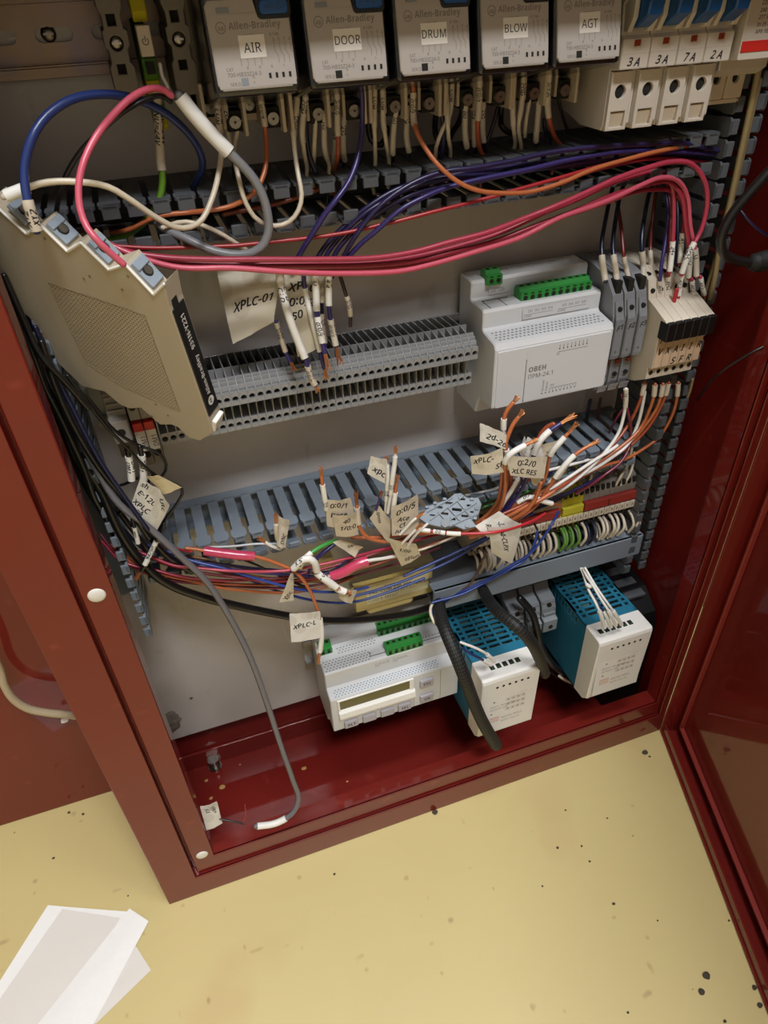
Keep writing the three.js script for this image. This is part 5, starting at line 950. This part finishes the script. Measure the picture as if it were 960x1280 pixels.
// ================= LEFT CABLES =================
[
  ['thick black cable sweeping from the left duct under the wire bundle to the controller', C_.black, 3.1, '60,455,52 78,510,54 100,570,56 135,640,58 170,694,60 214,730,62 249,745,63 295,757,63 360,770,62 410,776,60 471,773,56 515,766,52 546,757,46'],
  ['grey jacketed cable running from the left duct over the wires down to the cabinet floor', 0x6b696d, 2.3, '40,420,60 62,478,62 90,530,64 118,580,66 150,625,70 185,658,74 225,695,78 258,727,80 285,768,82 312,820,86 334,880,92 352,935,98 366,975,104 373,998,108 366,1016,112 345,1029,113 320,1033,112', [[0.945, 0.998, M.whiteBright, '', 1.25]]],
  ['black cable nearest to the left post', C_.black, 2.4, '20,385,46 45,450,46 75,525,46 110,600,46 145,655,48 175,700,50'],
  ['dark blue black cable in the left bundle', 0x12131f, 2.2, '30,380,56 58,452,58 92,540,60 130,600,62 170,650,64 205,690,64 240,712,62'],
  ['matt black cable at the back of the left bundle', 0x1c1a1a, 2.6, '10,350,36 35,420,38 70,520,40 110,610,42 150,670,46'],
  ['thin glossy black cable crossing the left bundle upper part', C_.black, 1.7, '5,345,66 28,395,68 52,440,70 80,475,72 110,510,72'],
  ['dark brown cable between the black cables at the left post', 0x241c1a, 2, '15,372,40 42,440,42 78,528,44 118,600,46 152,645,50 188,690,54'],
  ['glossy black cable lying in front of the left vertical duct', C_.black, 1.9, '50,430,70 70,480,70 100,545,70 132,598,70 160,636,70 186,672,68'],
  ['thin dark blue cable beside the grey jacketed one', 0x161a36, 1.5, '44,410,66 66,465,68 96,525,70 124,575,72 155,620,74 184,660,76'],
  ['black cable at the very edge of the left post opening', C_.black, 2.2, '2,352,60 30,410,62 52,455,62 70,500,62 92,552,62 118,612,58 140,660,54'],
].forEach(([l, c, r, s, sl]) => w(l, c, r, s, { name: 'cable', cat: 'cable', sl }));
[
  ['thin black wire bent sharply around the white sleeves below the red jumper', '80,472,66 110,498,64 140,535,62 170,556,60 200,568,60 208,582,60 206,590,60 198,600,60'],
  ['thin black wire crossing the end bracket towards the paper tag', '84,470,70 100,492,70 130,530,68 155,556,66 180,582,64 200,598,64 228,611,66 222,628,66 206,650,66 192,676,66 182,700,66'],
  ['short thin black wire hooked under the white sleeves', '132,606,52 150,607,54 165,602,58 175,598,60'],
  ['thin black wire slanting behind the paper tag', '192,592,50 180,612 165,628 150,640 138,650,48'],
].forEach(([l, s]) => w(l, C_.black, 1, s));
w('short white sleeve with black print hanging from the left jumpered terminal', C_.black, 1.7, '159,560,60 161,570 164,585 166,600', { sl: [[0.25, 1, M.sleeve, 'DM1', 1.35]] });
w('short white sleeve with black print hanging from the right jumpered terminal', C_.black, 1.7, '174,556,60 176,568 177,583 176,599', { sl: [[0.25, 1, M.sleeve, 'DM1', 1.35]] });
w('black wire with a black and white speckled sleeve and a frayed copper end', C_.black, 1.3, '205,655,70 196,675 188,692 180,708 176,714', { sl: [[0.35, 0.85, M.sleeve, 'XPLC#%', 1.35]], tip: 9, dark: 1 });
w('dark wire with a speckled sleeve lying against the cable bundle', C_.navy, 1.3, '166,648,66 170,665 173,680', { sl: [[0.3, 0.95, M.sleeve, '%#X', 1.2]] });
flag('wire_tag', 'folded cream paper tag marked E-120 hanging beside the left cables', 'paper tag', [[176, 597, 64], [200, 612, 70], [184, 654, 70], [161, 638, 66]], 1, '#d3cbbb', (k, W0, H0) => { hand(k, 'sh', W0 * 0.12, H0 * 0.12, 4.6, { rot: 0.1 }); hand(k, 'E-120', W0 * 0.1, H0 * 0.34, 5, { rot: 0.1 }); hand(k, 'XPLC', W0 * 0.05, H0 * 0.64, 5, { rot: 0.08 }); hand(k, '24', W0 * 0.3, H0 * 0.86, 4.4); });
flag('wire_tag', 'second leaf of folded paper beside the tag marked E-120', 'paper tag', [[199, 611, 70], [212, 632, 72], [194, 668, 72], [184, 652, 70]], 0.8, '#c6bfae', (k, W0, H0) => hand(k, 'Utc', W0 * 0.3, H0 * 0.1, 4.6, { rot: 0.6 }));
flag('wire_tag', 'narrow folded strip of yellowed paper over the tag marked E-120', 'paper tag', [[182, 594, 66], [198, 594, 68], [227, 609, 68], [204, 618, 70]], 1.4, '#bfae84');
// ================= MIDDLE BUNDLE =================
[
  [C_.red, '128,676,44 152,700,52 190,714,60 240,723,64 300,726,66 350,722,68 400,712,68 450,698,68 500,682,68 540,670,66 580,660,62'],
  [C_.redOrange, '138,682,44 165,706,54 205,720,60 250,727,62 310,731,64 370,729,64 430,716,66 480,702,66 530,684,64 570,668,62'],
  [C_.orange, '150,690,46 190,712,54 240,727,60 300,737,62 350,741,62 400,736,64 440,722,64'],
  [C_.maroon, '126,668,40 150,696,50 195,721,58 250,730,60 320,735,62 380,733,62 440,721,62 500,703,60 550,684,58'],
  [C_.rose, '170,690,54 220,705,66 280,713,76 340,714,78 390,708,80 430,699,80 480,686,76 520,675,72'],
  [C_.red, '190,700,48 240,714,58 300,722,66 350,726,68 400,720,70 450,706,70 490,694,68'],
  [C_.violet, '175,680,50 215,698,58 260,708,64 310,714,68 360,718,70 400,720,70 425,708,70 445,690,68'],
  [C_.purple, '140,664,46 170,690,54 210,702,60 270,705,64 330,712,66 390,716,66 440,712,64 490,700,62'],
  [C_.blue, '185,682,56 230,699,66 280,711,74 330,726,78 380,738,80 430,740,80 460,734,78'],
  [C_.blue, '200,690,44 260,706,50 310,724,56 350,740,58 400,752,60 440,753,60 480,742,60 530,723,60'],
  [C_.navy, '150,660,44 180,688,52 220,698,58 280,706,62 330,714,64 380,722,64'],
  [C_.brown, '205,700,46 250,707,54 300,722,60 345,728,64 395,738,64'],
  [0x9a6a40, '210,694,44 260,700,52 300,716,60 360,726,62 410,729,62'],
].forEach(([c, s], i) => w(['red wire on top of the long bundle below the lower duct', 'orange red wire in the long bundle below the lower duct', 'orange wire along the lower edge of the long bundle', 'maroon wire along the bottom of the long bundle', 'rosy wire at the front of the long bundle below the duct', 'second red wire at the front of the long bundle', 'violet wire of the long bundle turning up under the green one', 'dark purple wire running flat through the long bundle', 'blue wire sagging lowest in the long bundle', 'second blue wire sagging beside the lowest one', 'navy wire at the top of the long bundle by the left duct', 'brown wire slanting through the long bundle', 'pale brown wire slanting through the long bundle'][i], c, 1.08, s));
w('pink crimped splice joining an orange wire to a thin red one', C_.orange, 1.3, '232,687,64 246,688,66 262,690,68 280,692,70 297,694,72 320,696,74 345,704,76 372,718,80 386,736,82 395,757,84 400,775,84 402,790,84 401,806,84 399,820,84', { name: 'spliced_wire', sl: [[0.07, 0.27, M.pinkCrimp, '', 2.6], [0.76, 0.97, M.whiteBright, '', 1.6]], tip: 10 });
w('thin black wire leaving the pink splice', C_.black, 0.9, '298,697,70 320,706,70 340,716,68 362,726,66 380,732,64');
w('thin red wire ending at the pink splice', 0xa82a2e, 0.8, '200,682,52 220,685,58 240,688,66');
w('pink crimped splice on a white wire lying over the transformer', C_.white, 1.3, '412,721,80 428,716,82 446,706,82 460,701,82 480,698,80 505,693,76', { name: 'spliced_wire', sl: [[0.02, 0.48, M.pinkCrimp, '', 2.9]] });
flag('wire_tag', 'white paper tag on the single orange wire hanging over the controller', 'paper tag', [[362, 767, 85], [400, 764, 86], [401, 797, 86], [364, 803, 85]], 0.8, '#dfdcd6', (k, W0, H0) => hand(k, 'XPLC-L', W0 * 0.08, H0 * 0.48, 5.6, { rot: -0.16 }));
// raised ends in the middle
w('short white frayed wire with a curled paper tag over the blue grey duct', C_.white, 1.2, '352,684,76 347,674,78 345,662,80 345,655,80', { sl: [[0.4, 0.98, M.sleeveCream, '']], tip: 9 });
w('frayed silver wire end lying left of the curled tag', C_.white, 1.2, '350,686,74 340,683,76 332,678,76', { tip: 8 });
flag('wire_tag', 'small curled paper tag beside the frayed silver wire end', 'paper tag', [[346, 643, 78], [362, 650, 80], [357, 684, 78], [346, 682, 78]], 1.6, '#cfc7b8', (k, W0, H0) => hand(k, 'SYNC', W0 * 0.5, H0 * 0.9, 4, { rot: -1.4 }));
w('orange wire with a tall cream sleeve, leftmost tall end over the blue grey duct', C_.orange, 1.3, '412,650,78 408,638,80 406,624,82 403,606,82 402,597,82', { sl: [[0.3, 0.86, M.sleeve, '0:0', 1.4]], tip: 9 });
w('orange wire with a tall copper tip curling back to the trunk', C_.orange, 1.35, '520,668,70 495,676,76 478,677,80 460,672,82 450,660,82 447,645,82 446,632,82', { sl: [[0.8, 0.98, M.sleeveCream, '', 1.5]], tip: 13, dark: 1 });
w('orange wire running level under the paper tags to the trunk', C_.orange, 1.4, '440,672,74 465,672,76 490,670,76 520,668,72 560,664,68 590,658,66');
w('white wire ends twisted together under the small flag marked xpc, taller one', C_.white, 1.2, '484,640,80 487,620,82 490,598,84 493,580,84 494,568,84', { sl: [[0.35, 0.97, M.sleeve, '0:0', 1.35]], tip: 7 });
w('shorter white wire end beside the taller one under the flag marked xpc', C_.white, 1.2, '482,645,78 484,620,80 485,598,82 484,580,82', { sl: [[0.3, 0.97, M.sleeve, 'BUS', 1.3]], tip: 7 });
w('orange wire with a white sleeve standing behind the widest paper tag', C_.orange, 1.35, '490,658,78 491,645,80 492,630,82 494,614,82 495,606,82', { sl: [[0.25, 0.84, M.sleeve, '0:0/', 1.4]], tip: 9 });
w('bunch of thin purple wire ends sticking up beside the narrow tag', C_.violet, 0.9, '468,645,76 472,632,78 475,622,78', { tip: 6, dark: 1 });
flag('wire_tag', 'rounded paper tag with two handwritten lines, beside the leftmost tall copper tip', 'paper tag', [[406, 624, 82], [438, 622, 82], [446, 656, 80], [409, 658, 80]], 2, '#cbbfab', (k, W0, H0) => { hand(k, '0:0/1', W0 * 0.14, H0 * 0.22, 5.6); hand(k, 'Rose', W0 * 0.12, H0 * 0.55, 5.4, { rot: -0.08 }); });
flag('wire_tag', 'smaller paper tag in front of the rounded one, three signs in two lines', 'paper tag', [[416, 644, 84], [446, 640, 84], [448, 668, 82], [420, 670, 82]], 1.6, '#cabca4', (k, W0, H0) => { hand(k, '40', W0 * 0.36, H0 * 0.3, 4.6); hand(k, '1/0:01', W0 * 0.18, H0 * 0.58, 5); });
flag('wire_tag', 'small flag marked xpc on two upright wires', 'paper tag', [[464, 570, 82], [484, 574, 84], [481, 604, 84], [459, 592, 82]], 0.8, '#cfc9bd', (k, W0, H0) => hand(k, 'xpc', W0 * 0.24, H0 * 0.52, 6, { rot: 0.15 }));
flag('wire_tag', 'widest paper tag of the middle group with four handwritten lines', 'paper tag', [[489, 634, 84], [522, 618, 84], [524, 664, 82], [490, 670, 82]], 1.2, '#cbbfac', (k, W0, H0) => { hand(k, '0:0/5', W0 * 0.14, H0 * 0.24, 6.4, { rot: -0.12 }); hand(k, 'Ace', W0 * 0.2, H0 * 0.48, 5.4); hand(k, 'Cl', W0 * 0.24, H0 * 0.68, 5.2); hand(k, 'lu', W0 * 0.1, H0 * 0.86, 5); });
flag('wire_tag', 'paper tag leaning below the widest one, ending in the word opium', 'paper tag', [[484, 672, 84], [520, 680, 84], [526, 694, 82], [502, 708, 82]], 1, '#c9bc9f', (k, W0, H0) => { hand(k, '1:00', W0 * 0.2, H0 * 0.4, 4.8, { rot: 0.3 }); hand(k, 'opium', W0 * 0.26, H0 * 0.76, 5, { rot: 0.2 }); });
flag('wire_tag', 'narrow dark edged tag below the purple wire ends', 'paper tag', [[474, 632, 78], [490, 652, 80], [486, 680, 80], [462, 648, 78]], 1, '#b9ac95', (k, W0, H0) => hand(k, 'lpm', W0 * 0.1, H0 * 0.3, 4.6, { rot: 0.6 }));
flag('wire_tag', 'curved paper tag hanging under the smaller three sign tag', 'paper tag', [[416, 678, 82], [430, 676, 82], [454, 684, 82], [444, 697, 82]], -1.4, '#cbbfab', (k, W0, H0) => hand(k, 'open', W0 * 0.35, H0 * 0.5, 4.4, { rot: 0.3 }));
flag('wire_tag', 'triangular paper tag pointing up under the round cut wire end', 'paper tag', [[364, 716, 84], [367, 716, 84], [367, 750, 82], [349, 753, 82]], 0.5, '#cdc2ae', (k, W0, H0) => hand(k, 'Xinc', W0 * 0.3, H0 * 0.92, 4, { rot: -1.3 }));
flag('wire_tag', 'rolled paper tag at the end of the white sleeves over the transformer', 'paper tag', [[424, 731, 84], [446, 738, 84], [440, 754, 82], [424, 748, 82]], 1.6, '#d0c6b2', (k, W0, H0) => hand(k, 'T-F', W0 * 0.3, H0 * 0.4, 4.4));
w('green wire ending in a white sleeve in the middle of the long bundle', 0x4a9a48, 1.6, '420,676,72 404,682,76 388,692,80 378,702,82 374,710,82', { sl: [[0.6, 0.98, M.sleeve, '']] });
w('purple wire running beside the green one', C_.violet, 1.5, '418,680,72 405,690,74 394,700,74 386,716,72');
w('white printed sleeve bent across the ends of the green and purple wires', C_.white, 1.5, '366,712,84 372,706,86 382,698,88 392,702,88 396,714,86', { sl: [[0.05, 0.98, M.whiteBright, 'X S', 1.7]] });
w('white printed sleeve leading right from the bent one', C_.white, 1.5, '394,714,84 402,721,86 412,728,86 420,734,86', { sl: [[0.05, 0.98, M.whiteBright, 'S', 1.8]], tip: 4 });
w('second white printed sleeve overlapping the first near the transformer', C_.white, 1.4, '410,728,80 420,735,84 432,740,86', { sl: [[0.1, 0.98, M.whiteBright, '%', 1.9]], tip: 5, dark: 1 });
w('thin silver wire lying across the fingers of the blue grey duct', 0xb5b8bc, 0.9, '258,684,60 290,683,62 320,680,64 350,680,66', {});
for (const [i, s] of ['500,668,84 508,660,86 515,652,88 520,648,88', '502,680,84 512,670,88 520,662,90', '506,690,82 514,676,86 524,664,90 534,655,90'].entries()) w(['uppermost white and blue twisted wire end on the widest tag', 'middle white twisted wire end on the widest tag', 'lowest white wire end pointing to the loose grey part'][i], C_.white, 1, s, i < 2 ? { tip: 8 } : {});
w('thin white wire lying over the top edge of the transformer', C_.cream, 0.9, '500,694,70 530,686,70 560,674,70 590,660,68');
// ================= LOOSE GREY TERMINAL HOUSING =================
{
  const pts = [[524, 648], [536, 632], [560, 624], [568, 617], [576, 616], [584, 622], [598, 622], [602, 630], [598, 644], [590, 650], [596, 658], [580, 662], [568, 657], [556, 660], [534, 655]];
  const A = P(560, 640, 74), t = thing('loose_terminal_housing', 'loose blue grey plastic terminal housing with cut out windows lying on the wires', 'terminal housing', [A.x, A.y, A.z]);
  const nz = CAM.clone().sub(A).normalize().add(V3(-0.1, 0.35, 0)).normalize(), xa = V3(0, 1, 0).cross(nz).normalize(), yb = nz.clone().cross(xa);
  t.quaternion.setFromRotationMatrix(new THREE.Matrix4().makeBasis(xa, yb, nz));
  const q = (a, b) => { const d = P(a, b, 0).sub(CAM).normalize(); const s = A.clone().sub(CAM).dot(nz) / d.dot(nz); const p = CAM.clone().addScaledVector(d, s).sub(A); return [p.dot(xa), p.dot(yb)]; };
  const holes = []; for (const [a, b, w1, h1] of [[548, 634, 7, 2.6], [562, 629, 7, 2.6], [577, 624, 6, 2.4], [556, 642, 6, 2.6], [571, 637, 8, 3], [587, 632, 5, 2.4], [566, 649, 5, 2.4], [581, 645, 6, 2.6], [541, 644, 5, 2], [590, 640, 3.4, 2]]) { const [x, y] = q(a, b); holes.push([x - w1 / 2, y - h1 / 2, x + w1 / 2, y + h1 / 2]); }
  mk('housing', plate(pts.map(([a, b]) => q(a, b)), -5, 0, holes, 0.4), M.looseGray = S(0x87919b, 0.45), t);
  const bar = (a, b, c, d, wd = 0.9, h = 1.6) => { const [x0, y0] = q(a, b), [x1, y1] = q(c, d); const g = new THREE.BoxGeometry(Math.hypot(x1 - x0, y1 - y0), wd, h); g.rotateZ(Math.atan2(y1 - y0, x1 - x0)); return g.translate((x0 + x1) / 2, (y0 + y1) / 2, h / 2 - 0.3); };
  for (const r of [[538, 650, 580, 620], [552, 657, 596, 628], [534, 640, 566, 622], [566, 656, 598, 642], [548, 640, 562, 656], [560, 634, 576, 652], [572, 626, 590, 648]]) mk('rib', bar(...r), M.looseGray, t);
  for (const [a, b] of [[534, 634], [544, 629], [556, 624], [590, 624], [596, 636], [594, 648], [584, 658]]) { const [x, y] = q(a, b); mk('clip', bx(x - 1.4, y - 1, -4, x + 1.4, y + 1, 1.4, 0.3), M.looseGray, t); }
  mk('cam', (() => { const [x, y] = q(557, 654); return cyl(x, y, 0.6, 3.6, 2.6, 'z', 6); })(), M.gray, t);
}
// ================= LOWER CABLES =================
const braid = tex(64, (u, v) => { const a = Math.sin((u * 8 + v * 8) * Math.PI * 2), b = Math.sin((u * 8 - v * 8) * Math.PI * 2); const k = a * b > 0.55 ? 120 : 16; return [k, k, k]; }, true, 1);
braid.repeat.set(4, 1);
M.braid = S(0xffffff, 0.6, 0, { map: braid });
w('black braided cable sleeve hanging in front of the left power supply down to the frame', M.braid, 5.6, '546,756,60 548,768,70 558,792,92 570,820,108 580,845,117 590,872,119 602,900,121 612,918,122 620,931,122', { name: 'braided_cable', cat: 'cable', rad: 12 });
w('black braided cable lying over the top of the left power supply and behind it', M.braid, 5, '604,738,62 612,752,78 626,768,104 646,783,120 662,800,124 674,822,114 681,842,98', { name: 'braided_cable', cat: 'cable', rad: 12 });
w('thick black cable passing behind the right power supply', C_.black, 3.6, '650,748,50 664,765,56 672,790,60 676,808,62 690,830,64 712,848,60', { name: 'cable', cat: 'cable' });
w('second thick black cable on the cabinet floor between the power supplies', 0x1a1817, 3.2, '640,790,40 656,806,44 674,824,46 700,846,46 722,860,44', { name: 'cable', cat: 'cable' });
w('cream ended cable under the right power supply', C_.cream, 1.6, '700,843,62 708,849,64 716,853,64');
const pw = (l, c, s) => w(l, c, 1.15, s, { sl: [[0.62, 0.99, M.whiteBright, '', 1.6]] });
pw('white wire with a sleeve at the left power supply, upper of the pair', C_.white, '576,803,104 592,809,108 606,816,109 618,827,106');
pw('dark blue wire with a sleeve at the left power supply, lower of the pair', 0x1c2a5c, '578,810,104 588,817,108 600,823,109 614,831,107');
pw('white wire into the first slot of the right power supply', C_.white, '727,710,66 733,724,76 740,742,90 748,760,102 756,785,104');
pw('dark blue wire into the second slot of the right power supply', 0x1c2a5c, '728,712,64 735,730,78 746,752,94 756,766,102 764,784,103');
pw('white wire into the third slot of the right power supply', C_.white, '729,711,68 736,726,80 750,748,96 760,762,104 770,782,104');
pw('white wire into the fourth slot of the right power supply', C_.white, '730,711,70 740,728,82 756,750,98 766,764,104 777,781,103');
w('white cable tie knot around the wires of the right power supply', M.whiteBright, 1.8, '735,730,83 738,732,84 741,731,83');
w('blue wire at the mouth of the black braided sleeve', C_.blue, 1.2, '544,762,64 546,775,72 556,795,86', {});
w('cream wire beside the mouth of the black braided sleeve', C_.cream, 1.3, '545,754,62 541,764,66 546,778,74');
// small pieces on the cabinet floor
w('thin dark wire from the white sleeve on the cabinet floor to the paper tag', C_.black, 0.8, '305,1030,111 292,1027,108 275,1024,104');
w('thin red strand standing up by the white sleeve on the cabinet floor', 0x9a2430, 0.45, '304,1029,112 307,1018,112 306,1006,110');
flag('wire_tag', 'small white paper tag with handwriting on the cabinet floor beside the left post', 'paper tag', [[250, 1008, 100], [271, 1002, 100], [278, 1029, 103], [258, 1038, 103]], 0.8, '#d9d6cf', (k, W0, H0) => { hand(k, '19x+', W0 * 0.62, H0 * 0.1, 4.6, { rot: 1.3 }); hand(k, 'ICE', W0 * 0.3, H0 * 0.14, 4, { rot: 1.3 }); });
{
  const A = P(269, 948, -18), b = by(269, 958, -126);
  const t = thing('bolt', 'dark hexagon bolt head standing on the cabinet floor behind the grey cable', 'bolt', [b.x, -126, b.z]);
  mk('shank', [cyl(0, 5, 0, 4, 10, 'y', 16), cyl(0, 1, 0, 7, 1.6, 'y', 20)], M.screwDark, t); mk('head', cyl(0, 11, 0, 6.6, 5, 'y', 6), M.screwDark, t);
}
function by(px, py, y) { const d = P(px, py, 0).sub(CAM); return CAM.clone().addScaledVector(d, (y - CAM.y) / d.y); }
function lump(name, label, cat, px, py, y, r, mat, group, sq = 0.5) {
  const g = new THREE.IcosahedronGeometry(r, 2), p = g.attributes.position, s = Math.round(px * 7 + py);
  for (let i = 0; i < p.count; i++) { const k = 0.75 + 0.5 * vnoise(p.getX(i) / r * 1.5 + 9, p.getY(i) / r * 1.5 + p.getZ(i) / r * 1.3 + 9, 32, s); p.setXYZ(i, p.getX(i) * k * 1.2, p.getY(i) * k * sq + r * sq * 0.8, p.getZ(i) * k); }
  g.computeVertexNormals(); const m = mk(name, g, mat); const b = by(px, py, y); m.position.set(b.x * K, y * K, b.z * K); return meta(m, label, cat, group);
}
[[278, 984, 2.6], [258, 976, 1.4], [264, 998, 1.6], [380, 961, 2.2], [434, 977, 1], [300, 956, 1]].forEach(([a, b, r], i) => lump('wood_chip', ['largest tan crumb on the cabinet floor near the bolt', 'small tan crumb left of the largest one on the cabinet floor', 'tan crumb just above the small paper tag', 'flat tan crumb right of the grey cable on the cabinet floor', 'tiny crumb by the front lip of the cabinet floor', 'tiny crumb right of the bolt on the cabinet floor'][i], 'crumb', a, b, -126, r, M.crumbTan, undefined, 0.3));
[[544, 1016, 4, 'dark lump at the foot of the cabinet frame'], [806, 941, 4.2, 'dark grey lump in the corner by the cabinet and the open door'], [812, 946, 1.6, 'tiny lump beside the corner lump'], [883, 1220, 4.4, 'largest dark grit piece near the lower end of the door'], [877, 1240, 3.4, 'paler grit piece below the largest one'], [943, 1235, 2.8, 'angular grit piece close to the door edge'], [950, 1257, 3, 'lowest grit piece close to the door edge'], [906, 1277, 1.9, 'grit piece at the bottom beside the door'], [767, 1130, 2, 'round black speck alone in the middle of the yellow sheet'], [697, 1060, 1.9, 'wide black speck high on the yellow sheet'], [737, 1077, 1.6, 'black speck below the high pair on the yellow sheet'], [727, 1058, 1.5, 'black speck right of the wide one'], [785, 1266, 1.4, 'black speck near the bottom of the yellow sheet'], [707, 1013, 1.3, 'brown speck nearest to the cabinet frame on the yellow sheet'], [678, 1108, 1.3, 'brown speck left of the lone round one'], [67, 1073, 1.8, 'black speck on the yellow sheet below the red wall panel'], [104, 1018, 2, 'brown crumb in the angle between the wall panel and the post'], [86, 1016, 2, 'pale brown crumb beside the one in the angle'], [18, 1041, 1.2, 'speck under the edge of the red wall panel'], [160, 1120, 1, 'tiny speck above the white papers'], [759, 1023, 1.2, 'tan speck on the bright part of the yellow sheet'], [822, 1151, 1.2, 'tan speck right of the lone round one'], [791, 1045, 1.2, 'small tan speck toward the door'], [911, 1151, 1.4, 'speck touching the edge of the door'], [866, 1237, 0.9, 'pinpoint speck left of the paler grit'], [418, 1093, 1.6, 'dark yellow crumb below the cabinet frame'], [92, 1258, 1.9, 'black speck lying on the white papers']].forEach(([a, b, r, l], i) => lump('grit', l, 'grit', a, b, i === 26 ? -126.2 : -128, r * 0.62, [18, 22, 24, 15].includes(i) && i !== 15 ? M.crumbTan : M.crumb));
// white papers on the yellow sheet
function sheet(label, pts, y, mat, lift = 0, group) {
  const c = pts.map(([a, b]) => by(a, b, y)), base = c[0].clone(), N = 16, pos = [], uv = [], idx = [];
  for (const s of [0, 1]) for (let j = 0; j <= N; j++) for (let i = 0; i <= N; i++) { const u = i / N, v = j / N, p = c[0].clone().lerp(c[1], u).lerp(c[3].clone().lerp(c[2], u), v).sub(base); p.y += lift * Math.sin(Math.PI * u) * (0.6 + 0.4 * v) + 0.5 * vnoise(u * 3, v * 3, 8, 3) - (s ? 0.25 : 0) + 0.35; pos.push(p.x, p.y, p.z); uv.push(p.x * K, p.z * K); }
  const q = (N + 1) * (N + 1); for (const s of [0, 1]) for (let j = 0; j < N; j++) for (let i = 0; i < N; i++) { const a = s * q + j * (N + 1) + i, b = a + 1, d = a + N + 1, e = d + 1; idx.push(...(s ? [a, d, b, b, d, e] : [a, b, d, b, e, d])); }
  const g = new THREE.BufferGeometry(); g.setAttribute('position', new THREE.Float32BufferAttribute(pos, 3)); g.setAttribute('uv', new THREE.Float32BufferAttribute(uv, 2)); g.setIndex(idx); g.computeVertexNormals();
  const m = mk('paper_sheet', g, mat); m.position.set(base.x * K, base.y * K, base.z * K); return meta(m, label, 'paper', group);
}
sheet('white paper lying lowest of the loose papers, showing at the left edge', [[60, 1132], [160, 1140], [60, 1300], [-40, 1290]], -128, M.paper, 0);
sheet('greyish thin paper folded over the lowest white one', [[78, 1137], [150, 1148], [60, 1300], [-20, 1278]], -127.4, M.paperThin, 0.8);
sheet('bright white paper strip lying on top of the loose papers', [[162, 1136], [186, 1152], [112, 1290], [40, 1290]], -126.8, M.paper, 1.4);
sheet('thin translucent paper corner sticking out right of the white strip', [[170, 1183], [189, 1213], [120, 1280], [100, 1280]], -127.8, M.paperThin, 0.3);
// beige hose on the red wall panel
w('worn beige hose hanging on the red wall panel beside the cabinet', 0xb9a98a, 3.4, '-20,800,0 0,838,-2 6,858 18,875 36,886 60,891 80,893 95,895,-6', { name: 'hose', cat: 'hose', rough: 0.7 });
lump('sealant_lump', 'white sealant blob where the beige hose meets the post', 'sealant', 82, 899, 8, 3, M.plug, undefined, 0.7).position.z = -12 * K;
{
  const A = P(213, 905, 3), t = thing('foam_patch', 'grey brown scrap of foam stuck to the mounting plate beside the left post', 'foam scrap', [A.x, A.y, 0.4]);
  const g = new THREE.IcosahedronGeometry(11, 3), p = g.attributes.position; for (let i = 0; i < p.count; i++) { const k = 0.7 + 0.6 * vnoise(p.getX(i) * 0.3 + 8, p.getY(i) * 0.3 + 8, 32, 5); p.setXYZ(i, p.getX(i) * k, p.getY(i) * k * 1.2, Math.max(0, p.getZ(i) * k * 0.35)); } g.computeVertexNormals();
  mk('foam', g, M.foam = S(0x6e665e, 0.95), t);
}
lump('paint_chip', 'single dark chip on the bare part of the mounting plate', 'chip', 239, 873, -20, 1.2, M.crumb).position.set(P(239, 873, 0.5).x * K, P(239, 873, 0.5).y * K, 0.0006);
settleWires();
pending.forEach(buildWire);
renderer.render(scene, camera);
